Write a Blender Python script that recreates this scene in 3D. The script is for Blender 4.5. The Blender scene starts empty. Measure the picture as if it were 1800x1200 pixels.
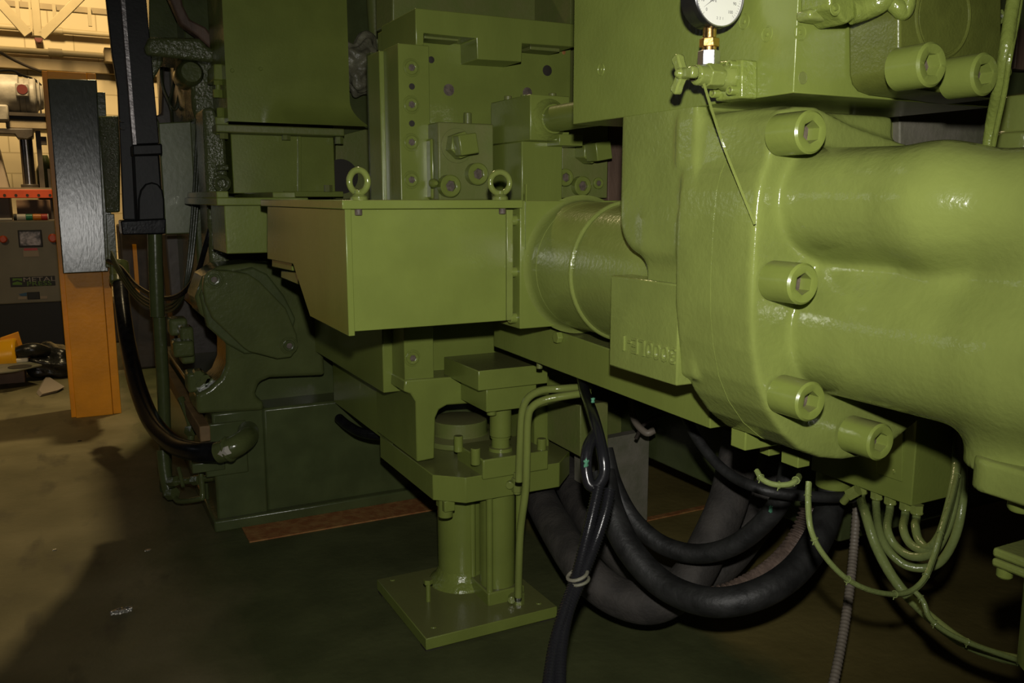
import bpy, bmesh, math, random
import numpy as np
from mathutils import Vector, Matrix
random.seed(7)
sc = bpy.context.scene
COL = sc.collection
# ------------------------------------------------------------------ camera, light, exposure
# world axes follow the machine: +X along its front, +Y into the hall, Z up; the camera stands at the origin, 1.5 m up
FPX = 1513.0; PIT = math.radians(9.43); YAW = math.radians(27.25); CAMZ = 1.5
CAM = Vector((0, 0, CAMZ))
FW = Vector((math.sin(YAW)*math.cos(PIT), math.cos(YAW)*math.cos(PIT), -math.sin(PIT)))
RT = Vector((math.cos(YAW), -math.sin(YAW), 0))
DN = FW.cross(RT)
cam_d = bpy.data.cameras.new('camera'); cam = bpy.data.objects.new('camera', cam_d); COL.objects.link(cam)
cam_d.sensor_width = 36.0; cam_d.lens = FPX/1800*36.0; cam_d.clip_start = 0.02; cam_d.clip_end = 80
cam.matrix_world = Matrix(((RT.x, -DN.x, -FW.x, 0), (RT.y, -DN.y, -FW.y, 0), (RT.z, -DN.z, -FW.z, CAMZ), (0, 0, 0, 1)))
sc.camera = cam
sc.view_settings.view_transform = 'Standard'; sc.view_settings.look = 'None'
sc.view_settings.gamma = 1.0; sc.view_settings.use_curve_mapping = False
sc.view_settings.exposure = 0.0
w = bpy.data.worlds.new('hall_air'); sc.world = w; w.use_nodes = True
w.node_tree.nodes['Background'].inputs[0].default_value = (1.0, 0.8, 0.5, 1)
w.node_tree.nodes['Background'].inputs[1].default_value = 0.004

def lamp(name, kind, loc, energy, color, aim=None, **kw):
    d = bpy.data.lights.new(name, kind); d.energy = energy; d.color = color
    for k, v in kw.items(): setattr(d, k, v)
    o = bpy.data.objects.new(name, d); COL.objects.link(o); o.location = loc
    if aim is not None:
        o.rotation_euler = (Vector(aim)-Vector(loc)).to_track_quat('-Z', 'Y').to_euler()
    return o
flash_at = CAM + (-DN)*0.16 + RT*0.01
lamp('camera_flash', 'SPOT', flash_at, 154, (1.0, 0.97, 0.9), aim=flash_at+FW, spot_size=math.radians(90), spot_blend=1.0, shadow_soft_size=0.022)
lamp('hall_lamp_far', 'SPOT', (-0.5, 8.4, 6.7), 2500, (1.0, 0.72, 0.36), aim=(-0.05, 12.6, 2.3), spot_size=math.radians(62), spot_blend=0.7, shadow_soft_size=0.5)
lamp('hall_lamp_bay', 'SPOT', (1.1, 7.15, 6.5), 640, (1.0, 0.78, 0.42), aim=(-0.3, 4.6, 0), spot_size=math.radians(80), spot_blend=0.7, shadow_soft_size=0.10)
for wx, wy in ((-4.9, 7.3), (-4.9, 6.3)):
    lamp('hall_window', 'AREA', (wx, wy, 2.75), 2.2, (0.97, 0.98, 1.0), aim=(1.15, 1.15, 1.6), shape='RECTANGLE', size=0.36, size_y=0.8)
lamp('hall_lamp_aisle', 'SPOT', (-2.6, 1.5, 5.5), 430, (1.0, 0.74, 0.38), aim=(-0.4, 7.6, 0.6), spot_size=math.radians(34), spot_blend=0.8, shadow_soft_size=0.3)

# ------------------------------------------------------------------ pixel rays -> real points on a given plane
def ray(x, y): return FW + RT*((x-900)/FPX) + DN*((y-600)/FPX)
def oV(x, y, V):
    d = ray(x, y); return CAM + d*(V/d.y)
def oU(x, y, U):
    d = ray(x, y); return CAM + d*(U/d.x)
def oZ(x, y, Z):
    d = ray(x, y); return CAM + d*((Z-CAMZ)/d.z)
def P(x, y, d): return CAM + ray(x, y)*d
def path(*pts): return [P(*p) for p in pts]

# ------------------------------------------------------------------ materials
def mat(name, base, rough=0.4, metal=0.0, bump=0.0, bscale=80.0, var=0.0, vscale=6.0, spec=0.5, dust=0.0, base2=None, stretch=None, detail=3.0, coat=0.0, emit=None, rvar=0.0):
    m = bpy.data.materials.new(name); m.use_nodes = True
    nt = m.node_tree; N = nt.nodes; L = nt.links; b = N['Principled BSDF']
    b.inputs['Roughness'].default_value = rough; b.inputs['Metallic'].default_value = metal
    b.inputs['Specular IOR Level'].default_value = spec
    b.inputs['Base Color'].default_value = (*base, 1)
    if coat: b.inputs['Coat Weight'].default_value = coat; b.inputs['Coat Roughness'].default_value = 0.08
    if emit: b.inputs['Emission Color'].default_value = (*emit[0], 1); b.inputs['Emission Strength'].default_value = emit[1]
    tc = N.new('ShaderNodeTexCoord'); src = tc.outputs['Object']
    if stretch:
        mp = N.new('ShaderNodeMapping'); mp.inputs['Scale'].default_value = stretch; L.new(src, mp.inputs[0]); src = mp.outputs[0]
    col = None
    if var or base2:
        n = N.new('ShaderNodeTexNoise'); n.inputs['Scale'].default_value = vscale; n.inputs['Detail'].default_value = 5; L.new(src, n.inputs['Vector'])
        r = N.new('ShaderNodeValToRGB'); L.new(n.outputs[0], r.inputs[0])
        if base2:
            c0, c1 = base, base2
        else:
            c0 = tuple(c*(1-var) for c in base); c1 = tuple(min(1, c*(1+var)) for c in base)
        r.color_ramp.elements[0].position = 0.38; r.color_ramp.elements[1].position = 0.64
        r.color_ramp.elements[0].color = (*c0, 1); r.color_ramp.elements[1].color = (*c1, 1)
        col = r.outputs[0]; L.new(col, b.inputs['Base Color'])
        if rvar:
            mr = N.new('ShaderNodeMapRange'); L.new(n.outputs[0], mr.inputs[0]); mr.inputs[3].default_value = rough-rvar; mr.inputs[4].default_value = rough+rvar
            L.new(mr.outputs[0], b.inputs['Roughness'])
    if dust:
        g = N.new('ShaderNodeNewGeometry'); sx = N.new('ShaderNodeSeparateXYZ'); L.new(g.outputs['Normal'], sx.inputs[0])
        mr = N.new('ShaderNodeMapRange'); L.new(sx.outputs[2], mr.inputs[0]); mr.inputs[1].default_value = 0.75; mr.inputs[2].default_value = 1.0; mr.inputs[4].default_value = dust
        mx = N.new('ShaderNodeMix'); mx.data_type = 'RGBA'; L.new(mr.outputs[0], mx.inputs[0])
        if col: L.new(col, mx.inputs[6])
        else: mx.inputs[6].default_value = (*base, 1)
        mx.inputs[7].default_value = (0.13, 0.11, 0.06, 1); L.new(mx.outputs[2], b.inputs['Base Color'])
    if bump:
        n2 = N.new('ShaderNodeTexNoise'); n2.inputs['Scale'].default_value = bscale; n2.inputs['Detail'].default_value = detail; L.new(src, n2.inputs['Vector'])
        bp = N.new('ShaderNodeBump'); bp.inputs['Strength'].default_value = bump; bp.inputs['Distance'].default_value = 0.01
        L.new(n2.outputs[0], bp.inputs['Height']); L.new(bp.outputs[0], b.inputs['Normal'])
    return m
GREEN = (0.188, 0.232, 0.048)
M = {}
M['green'] = mat('green_paint_smooth', GREEN, 0.26, bump=0.055, bscale=80, var=0.06, vscale=7, dust=0.55)
M['brushed'] = mat('green_paint_brushed', GREEN, 0.25, bump=0.05, bscale=90, var=0.06, stretch=(1, 1, 0.25), dust=0.5)
M['cast'] = mat('green_paint_on_casting', (0.198, 0.238, 0.058), 0.16, bump=0.11, bscale=85, var=0.07, vscale=9, dust=0.35)
M['lumpy'] = mat('green_paint_lumpy', GREEN, 0.2, bump=0.32, bscale=75, var=0.08, vscale=10, dust=0.3)
M['old'] = mat('green_paint_dusty', (0.15, 0.185, 0.045), 0.42, bump=0.12, bscale=60, var=0.2, vscale=9, base2=(0.175, 0.188, 0.058), dust=0.6)
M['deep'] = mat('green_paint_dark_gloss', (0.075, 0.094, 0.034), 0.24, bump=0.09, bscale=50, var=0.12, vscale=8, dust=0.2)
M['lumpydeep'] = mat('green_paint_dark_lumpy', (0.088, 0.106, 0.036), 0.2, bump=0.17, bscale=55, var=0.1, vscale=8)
M['capshade'] = mat('green_paint_shaded_cap', (0.105, 0.122, 0.024), 0.28, bump=0.10, bscale=200, var=0.1, vscale=20)  # green darkened so the colour carries the shadow on the cylinder cap
M['socket'] = mat('oxidised_socket', (0.125, 0.098, 0.075), 0.55, bump=0.2, bscale=200, var=0.3, vscale=60)
M['hole'] = mat('dark_hole', (0.03, 0.025, 0.018), 0.7)
M['sparkle'] = mat('green_paint_glossy_lumps', (0.085, 0.10, 0.04), 0.14, bump=0.7, bscale=75, var=0.1, vscale=8)
M['mid'] = mat('green_paint_mid', (0.115, 0.138, 0.055), 0.35, bump=0.05, bscale=40, var=0.12, vscale=5)
M['black'] = mat('black_rubber', (0.010, 0.010, 0.011), 0.26, spec=0.08, bump=0.06, bscale=90, var=0.3, vscale=20)
M['blackdull'] = mat('black_rubber_dull', (0.016, 0.016, 0.015), 0.55, bump=0.2, bscale=60, var=0.4, vscale=18)
M['loom'] = mat('black_split_loom', (0.014, 0.014, 0.016), 0.24, bump=0.05, bscale=100)
M['duct'] = mat('grey_fabric_duct', (0.042, 0.037, 0.032), 0.8, bump=0.3, bscale=90, var=0.3, vscale=14)
M['steelblack'] = mat('black_steel', (0.009, 0.009, 0.0085), 0.5, spec=0.3, bump=0.06, bscale=60, var=0.3, vscale=12)
M['bareedge'] = mat('bare_steel_edge', (0.25, 0.23, 0.23), 0.4, metal=0.7, bump=0.2, bscale=80, var=0.3, vscale=30)
M['rust'] = mat('rusty_steel', (0.30, 0.11, 0.03), 0.7, bump=0.3, bscale=90, base2=(0.40, 0.20, 0.06), vscale=22)
M['rustdark'] = mat('brown_primer_plate', (0.12, 0.075, 0.05), 0.6, bump=0.2, bscale=60, var=0.25, vscale=14, stretch=(1, 1, 0.3))
M['greymetal'] = mat('dusty_grey_plate', (0.20, 0.185, 0.14), 0.6, bump=0.2, bscale=60, base2=(0.14, 0.14, 0.09), vscale=10)
M['brass'] = mat('brass', (0.80, 0.50, 0.17), 0.28, metal=1.0, bump=0.06, bscale=120)
M['zinc'] = mat('zinc_plated_steel', (0.74, 0.73, 0.76), 0.36, metal=1.0, bump=0.05, bscale=120)
M['gaugeblack'] = mat('gauge_black_enamel', (0.014, 0.014, 0.013), 0.25, bump=0.05, bscale=60)
M['dial'] = mat('white_dial', (0.80, 0.80, 0.72), 0.35)
M['ink'] = mat('dial_ink', (0.18, 0.18, 0.17), 0.6)
M['yellow'] = mat('yellow_paint', (0.80, 0.33, 0.004), 0.42, bump=0.12, bscale=40, var=0.10, vscale=5)
M['yellowbright'] = mat('yellow_gloss_paint', (0.72, 0.36, 0.012), 0.25, bump=0.05, bscale=30)
M['mirrorgreen'] = mat('dark_green_brushed_gloss', (0.045, 0.056, 0.034), 0.235, spec=1.0, bump=0.09, bscale=40, var=0.15, vscale=6, stretch=(2.2, 2.2, 0.5), detail=6)
M['orange'] = mat('orange_rack_paint', (0.62, 0.085, 0.015), 0.4, var=0.1)
M['cream'] = mat('cream_painted_steel', (0.40, 0.33, 0.19), 0.55, var=0.1, vscale=3)
M['creamdark'] = mat('cream_painted_pipe', (0.27, 0.21, 0.115), 0.55, var=0.12, vscale=3)
M['cabinet'] = mat('grey_cabinet_paint', (0.20, 0.185, 0.14), 0.5, var=0.06, vscale=4)
M['cabdark'] = mat('black_cabinet_base', (0.013, 0.013, 0.012), 0.5)
M['screen'] = mat('screen_glass', (0.10, 0.10, 0.12), 0.12, base2=(0.55, 0.52, 0.62), vscale=22)
M['red'] = mat('red_plastic', (0.50, 0.03, 0.015), 0.35)
M['maroon'] = mat('dull_dark_red', (0.13, 0.022, 0.016), 0.5)
M['orangebtn'] = mat('orange_red_plastic', (0.62, 0.09, 0.02), 0.35)
M['lensgreen'] = mat('green_lens', (0.01, 0.20, 0.09), 0.3)
M['lensorange'] = mat('amber_lens', (0.65, 0.20, 0.01), 0.3)
M['white'] = mat('white_plastic', (0.62, 0.58, 0.50), 0.4)
M['logogreen'] = mat('logo_green', (0.10, 0.22, 0.02), 0.5)
M['logogrey'] = mat('logo_grey', (0.30, 0.27, 0.25), 0.5)
M['blue'] = mat('label_blue', (0.03, 0.10, 0.2), 0.5)
M['paper'] = mat('label_paper', (0.33, 0.27, 0.21), 0.6)
M['motor'] = mat('grey_motor_paint', (0.28, 0.26, 0.22), 0.5, bump=0.3, bscale=20, var=0.25, vscale=6)
M['motordark'] = mat('dark_machine_iron', (0.055, 0.045, 0.035), 0.5, bump=0.2, bscale=20, var=0.3, vscale=6)
M['beige'] = mat('beige_machine_paint', (0.32, 0.26, 0.17), 0.5, bump=0.15, bscale=20, var=0.12)
M['chrome'] = mat('worn_chrome_rod', (0.42, 0.38, 0.36), 0.25, metal=1.0)
M['brown'] = mat('brown_board', (0.26, 0.16, 0.10), 0.6, var=0.15, vscale=8)
M['bag'] = mat('black_plastic_bag', (0.014, 0.014, 0.012), 0.3, bump=0.8, bscale=14)
M['wrap'] = mat('masking_film', (0.17, 0.165, 0.11), 0.4, bump=1.0, bscale=30, var=0.35, vscale=12)
M['mint'] = mat('mint_paint_splash', (0.10, 0.30, 0.18), 0.4)
M['conduit'] = mat('grey_conduit', (0.20, 0.17, 0.13), 0.5, var=0.1)
M['copper'] = mat('copper_conduit', (0.14, 0.10, 0.078), 0.45, bump=0.3, bscale=80, var=0.3, vscale=30)
M['wood'] = mat('wooden_strip', (0.20, 0.125, 0.05), 0.6, var=0.2, vscale=10)
M['cabledark'] = mat('dark_green_cable', (0.03, 0.037, 0.017), 0.35, bump=0.1, bscale=90)
M['foil'] = mat('crumpled_foil', (0.6, 0.58, 0.52), 0.3, metal=0.8, bump=1.0, bscale=60)
M['greencable'] = mat('green_painted_cable', (0.19, 0.235, 0.075), 0.25, bump=0.2, bscale=90, var=0.1)

# ------------------------------------------------------------------ object helpers
ORG = {}
def _finish(o, label=None, cat=None, group=None, kind=None):
    if label: o['label'] = label
    if cat: o['category'] = cat
    if group: o['group'] = group
    if kind: o['kind'] = kind
    return o
def thing(name, label, cat, loc, group=None):
    o = bpy.data.objects.new(name, None); COL.objects.link(o); o.empty_display_size = 0.05
    loc = Vector(loc); o.location = loc; ORG[o] = loc
    return _finish(o, label, cat, group)
def mesh_obj(name, bm, mats, org, bevel=0.0, seg=2, angle=35):
    if not isinstance(mats, (list, tuple)): mats = [mats]
    me = bpy.data.meshes.new(name)
    if isinstance(bm, bpy.types.Mesh): me = bm
    else:
        bmesh.ops.recalc_face_normals(bm, faces=bm.faces[:]); bm.to_mesh(me); bm.free()
    me.transform(Matrix.Translation(-org))
    for m in mats: me.materials.append(M[m])
    me.polygons.foreach_set('use_smooth', [True]*len(me.polygons))
    me.set_sharp_from_angle(angle=math.radians(angle))
    o = bpy.data.objects.new(name, me); COL.objects.link(o)
    if bevel:
        b = o.modifiers.new('edge_round', 'BEVEL'); b.width = bevel; b.segments = seg; b.limit_method = 'ANGLE'; b.angle_limit = math.radians(40)
    return o
def part(name, bm, mats, parent, bevel=0.0, label=None, **kw):
    o = mesh_obj(name, bm, mats, ORG[parent], bevel, **kw); o.parent = parent; ORG[o] = ORG[parent]
    if label: o['label'] = label
    return o
def bounds(bm):
    vs = [v.co for v in (bm.verts if isinstance(bm, bmesh.types.BMesh) else bm.vertices)]
    return Vector([min(v[i] for v in vs) for i in range(3)]), Vector([max(v[i] for v in vs) for i in range(3)])
def single(name, bm, mats, label, cat, group=None, bevel=0.0, kind=None, **kw):
    lo, hi = bounds(bm); org = Vector(((lo.x+hi.x)/2, (lo.y+hi.y)/2, lo.z))
    o = mesh_obj(name, bm, mats, org, bevel, **kw); o.location = org; ORG[o] = org
    return _finish(o, label, cat, group, kind)
B = bmesh.new
# ------------------------------------------------------------------ shape helpers (all in world coordinates)
def box(bm, u0, u1, v0, v1, z0, z1):
    p = [bm.verts.new((u, v, z)) for u in (u0, u1) for v in (v0, v1) for z in (z0, z1)]
    for f in ((0, 1, 3, 2), (4, 6, 7, 5), (0, 4, 5, 1), (2, 3, 7, 6), (0, 2, 6, 4), (1, 5, 7, 3)):
        bm.faces.new([p[i] for i in f])
    return bm
def prism(bm, pts, ext):
    a = [bm.verts.new(p) for p in pts]; b = [bm.verts.new(Vector(p)+Vector(ext)) for p in pts]
    bm.faces.new(a); bm.faces.new(b[::-1])
    n = len(pts)
    for i in range(n): bm.faces.new((a[i], a[(i+1) % n], b[(i+1) % n], b[i]))
    return bm
def prV(bm, V, pts, depth): return prism(bm, [oV(x, y, V) for x, y in pts], (0, depth, 0))
def prU(bm, U, pts, depth): return prism(bm, [oU(x, y, U) for x, y in pts], (depth, 0, 0))
def bxV(bm, V, x0, y0, x1, y1, depth):
    "axis-aligned box whose front face spans these image corners on the plane y=V"
    ym = (y0+y1)/2; xm = (x0+x1)/2
    return box(bm, oV(x0, ym, V).x, oV(x1, ym, V).x, V, V+depth, oV(xm, y1, V).z, oV(xm, y0, V).z)
def bxU(bm, U, x0, y0, x1, y1, depth):
    "axis-aligned box whose left face (plane x=U) runs from far image column x0 to near column x1; heights read at x1"
    ym = (y0+y1)/2
    return box(bm, U, U+depth, oU(x1, ym, U).y, oU(x0, ym, U).y, oU(x1, y1, U).z, oU(x1, y0, U).z)
def frame(axis):
    a = Vector(axis).normalized(); t = Vector((0, 0, 1)) if abs(a.z) < 0.9 else Vector((1, 0, 0))
    x = t.cross(a).normalized(); return a, x, a.cross(x)
def lathe(bm, o, axis, prof, n=32, caps=True, rad=None, midx=None):
    "prof: (radius, height) along axis; rad: per-ring radius function"
    a, x, y = frame(axis); o = Vector(o); rings = []
    for k, (r, h) in enumerate(prof):
        ring = []
        for i in range(n):
            t = 2*math.pi*i/n; rr = rad(k, t, r) if rad else r
            ring.append(bm.verts.new(o+a*h+(x*math.cos(t)+y*math.sin(t))*rr))
        rings.append(ring)
    for k in range(len(rings)-1):
        for i in range(n):
            f = bm.faces.new((rings[k][i], rings[k][(i+1) % n], rings[k+1][(i+1) % n], rings[k+1][i]))
            if midx: f.material_index = midx(k)
    if caps:
        bm.faces.new(rings[0][::-1]); f = bm.faces.new(rings[-1])
        if midx: f.material_index = midx(len(rings)-1)
    return bm
def cyl(bm, p0, p1, r, r1=None, n=28):
    p0 = Vector(p0); p1 = Vector(p1); return lathe(bm, p0, p1-p0, [(r, 0), (r if r1 is None else r1, (p1-p0).length)], n)
def hexp(bm, p0, p1, r, turn=0.0, n=6):
    p0 = Vector(p0); p1 = Vector(p1); a, x, y = frame(p1-p0); L = (p1-p0).length
    r0 = []; r1 = []
    for i in range(n):
        t = turn+2*math.pi*i/n; d = (x*math.cos(t)+y*math.sin(t))*r
        r0.append(bm.verts.new(p0+d)); r1.append(bm.verts.new(p1+d))
    bm.faces.new(r0[::-1]); bm.faces.new(r1)
    for i in range(n): bm.faces.new((r0[i], r0[(i+1) % n], r1[(i+1) % n], r1[i]))
    return bm
def torus(bm, c, axis, R, r, n=36, m=10, ry=None):
    a, x, y = frame(axis); c = Vector(c); g = []
    for i in range(n):
        t = 2*math.pi*i/n; d = x*math.cos(t)+y*math.sin(t)
        g.append([bm.verts.new(c+d*(R+r*math.cos(s))+a*(r*math.sin(s))) for s in [2*math.pi*j/m for j in range(m)]])
    for i in range(n):
        for j in range(m):
            bm.faces.new((g[i][j], g[(i+1) % n][j], g[(i+1) % n][(j+1) % m], g[i][(j+1) % m]))
    return bm
def smooth_path(pts, per=8):
    pts = [Vector(p) for p in pts]
    if len(pts) < 3: return pts
    q = [pts[0]*2-pts[1]]+pts+[pts[-1]*2-pts[-2]]; out = []
    for i in range(1, len(q)-2):
        p0, p1, p2, p3 = q[i-1:i+3]
        for k in range(per):
            t = k/per
            out.append(0.5*((2*p1)+(p2-p0)*t+(2*p0-5*p1+4*p2-p3)*t*t+(3*p1-p0-3*p2+p3)*t**3))
    out.append(pts[-1]); return out
def tube(bm, pts, r, n=14, per=8, smooth=True, rf=None):
    pts = smooth_path(pts, per) if smooth else [Vector(p) for p in pts]
    T = [(pts[min(i+1, len(pts)-1)]-pts[max(i-1, 0)]).normalized() for i in range(len(pts))]
    a, x, y = frame(T[0]); rings = []
    for i, p in enumerate(pts):
        x = (x-T[i]*x.dot(T[i])).normalized(); y = T[i].cross(x)
        rr = rf(i, len(pts)) if rf else r
        rings.append([bm.verts.new(p+(x*math.cos(2*math.pi*k/n)+y*math.sin(2*math.pi*k/n))*rr) for k in range(n)])
    for i in range(len(rings)-1):
        for k in range(n): bm.faces.new((rings[i][k], rings[i][(k+1) % n], rings[i+1][(k+1) % n], rings[i+1][k]))
    bm.faces.new(rings[0][::-1]); bm.faces.new(rings[-1])
    return bm
def ribbed(bm, pts, r, pitch, amp, n=16):
    "corrugated hose: resampled path with alternating radius"
    sp = smooth_path(pts, 20); acc = [0]
    for i in range(1, len(sp)): acc.append(acc[-1]+(sp[i]-sp[i-1]).length)
    k = max(8, int(acc[-1]/pitch*4)); q = []; j = 0
    for i in range(k+1):
        s = acc[-1]*i/k
        while j < len(acc)-2 and acc[j+1] < s: j += 1
        t = (s-acc[j])/max(1e-9, acc[j+1]-acc[j]); q.append(sp[j].lerp(sp[j+1], t))
    return tube(bm, q, r, n, smooth=False, rf=lambda i, m: r+(amp if i % 4 in (0, 1) else -amp))
def socket_bolt(parent, base, axis, r, h, name='socket_bolt', hexr=0.52, depth=0.36, paint='green', n=36, washer=0.0):
    bm = B(); a = Vector(axis).normalized(); c = min(0.12*r, 0.004)
    prof = [(r, 0), (r, h-c), (r-c, h), (r*hexr*1.12, h), (r*hexr, h-0.04*r), (r*hexr, h-depth*h)]
    tw = random.random()
    def rad(k, t, rr):
        if k < 4: return rr
        q = (t+tw) % (math.pi/3)-math.pi/6; return rr*math.cos(math.pi/6)/math.cos(q)*1.05
    lathe(bm, base, a, prof, n, True, rad, midx=lambda k: 1 if k >= 5 else 0)
    if washer: lathe(bm, base, a, [(r*(1+washer), 0), (r*(1+washer), 0.003)], n)
    return part(name, bm, [paint, 'socket'], parent)
def text_mesh(s, size, ext=0.001):
    c = bpy.data.curves.new('lettering', 'FONT'); c.body = s; c.size = size; c.extrude = ext; c.align_x = 'CENTER'; c.align_y = 'CENTER'; c.resolution_u = 3
    o = bpy.data.objects.new('lettering_tmp', c); COL.objects.link(o); bpy.context.view_layer.update()
    dg = bpy.context.evaluated_depsgraph_get(); me = bpy.data.meshes.new_from_object(o.evaluated_get(dg))
    bpy.data.objects.remove(o); bpy.data.curves.remove(c); return me
def lettering(name, s, size, at, right, up, mats, parent, ext=0.001, sx=1.0, label=None):
    me = text_mesh(s, size, ext); r = Vector(right).normalized(); u = Vector(up).normalized(); n = r.cross(u); at = Vector(at)
    me.transform(Matrix(((r.x*sx, u.x, n.x, at.x), (r.y*sx, u.y, n.y, at.y), (r.z*sx, u.z, n.z, at.z), (0, 0, 0, 1))))
    me.materials.clear()
    return part(name, me, mats, parent, label=label)
# ---- smooth-blended castings: a distance field turned into a mesh (surface nets)
def field_mesh(name, f, lo, hi, h):
    lo = np.array(lo); n = np.ceil((np.array(hi)-lo)/h).astype(int)+1
    g = [lo[i]+h*np.arange(n[i]) for i in range(3)]
    X, Y, Z = np.meshgrid(*g, indexing='ij'); D = f(X, Y, Z); S = D < 0
    cs = tuple(n-1); acc = np.zeros(cs+(3,)); cnt = np.zeros(cs)
    def sl(a, o): return a[o[0]:o[0]+cs[0], o[1]:o[1]+cs[1], o[2]:o[2]+cs[2]]
    cor = [(i, j, k) for i in (0, 1) for j in (0, 1) for k in (0, 1)]
    for a in cor:
        for ax in range(3):
            if a[ax]: continue
            b = list(a); b[ax] = 1; b = tuple(b)
            da, db = sl(D, a), sl(D, b); c = (da < 0) != (db < 0)
            t = np.where(c, da/np.where(c, da-db, 1), 0)
            for q in range(3): acc[..., q] += np.where(c, a[q]+(t if q == ax else 0), 0)
            cnt += c
    act = cnt > 0; idx = -np.ones(cs, int); idx[act] = np.arange(act.sum())
    ii = np.argwhere(act); V = lo+h*(ii+acc[act]/cnt[act][:, None])
    F = []
    for ax in range(3):
        u, v = (ax+1) % 3, (ax+2) % 3
        s0 = [slice(None)]*3; s1 = [slice(None)]*3; s0[ax] = slice(0, -1); s1[ax] = slice(1, None)
        A, Bq = S[tuple(s0)], S[tuple(s1)]; e = np.argwhere(A != Bq)
        e = e[(e[:, u] > 0) & (e[:, v] > 0) & (e[:, u] < cs[u]) & (e[:, v] < cs[v])]
        fl = A[tuple(e.T)]
        eu = np.zeros(3, int); eu[u] = 1; ev = np.zeros(3, int); ev[v] = 1
        q = np.stack([idx[tuple((e-eu-ev).T)], idx[tuple((e-ev).T)], idx[tuple(e.T)], idx[tuple((e-eu).T)]], 1)
        q[~fl] = q[~fl][:, ::-1]; F.append(q)
    F = np.concatenate(F); F = F[(F >= 0).all(1)]
    me = bpy.data.meshes.new(name); me.from_pydata(V.tolist(), [], F.tolist()); me.update(); return me
def s_cap(X, Y, Z, a, b, ra, rb):
    a = np.array(a); b = np.array(b); d = b-a; t = np.clip(((X-a[0])*d[0]+(Y-a[1])*d[1]+(Z-a[2])*d[2])/(d@d), 0, 1)
    return np.sqrt((X-a[0]-t*d[0])**2+(Y-a[1]-t*d[1])**2+(Z-a[2]-t*d[2])**2)-(ra+(rb-ra)*t)
def s_min(a, b, k):
    h = np.clip(0.5+0.5*(b-a)/k, 0, 1); return b+(a-b)*h-k*h*(1-h)
def s_poly(px, py, pts):
    d = np.full(px.shape, 1e9); s = np.ones(px.shape); n = len(pts)
    for i in range(n):
        ax, ay = pts[i]; bx, by = pts[i-1]; ex, ey = bx-ax, by-ay; wx, wy = px-ax, py-ay
        t = np.clip((wx*ex+wy*ey)/(ex*ex+ey*ey), 0, 1); d = np.minimum(d, (wx-ex*t)**2+(wy-ey*t)**2)
        c1 = py >= ay; c2 = py < by; c3 = ex*wy > ey*wx
        s = np.where((c1 & c2 & c3) | (~c1 & ~c2 & ~c3), -s, s)
    return s*np.sqrt(d)
def s_slab(d2, Y, y0, y1, r):
    dy = np.abs(Y-(y0+y1)/2)-(y1-y0)/2; a, b = d2+r, dy+r
    return np.minimum(np.maximum(a, b), 0)+np.sqrt(np.maximum(a, 0)**2+np.maximum(b, 0)**2)-r
def s_box(X, Y, Z, lo, hi, r):
    q = [np.abs(c-(l+h_)/2)-(h_-l)/2+r for c, l, h_ in zip((X, Y, Z), lo, hi)]
    return np.minimum(np.maximum(q[0], np.maximum(q[1], q[2])), 0)+np.sqrt(sum(np.maximum(c, 0)**2 for c in q))-r
AX, AY, AZ = Vector((1, 0, 0)), Vector((0, 1, 0)), Vector((0, 0, 1))
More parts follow.
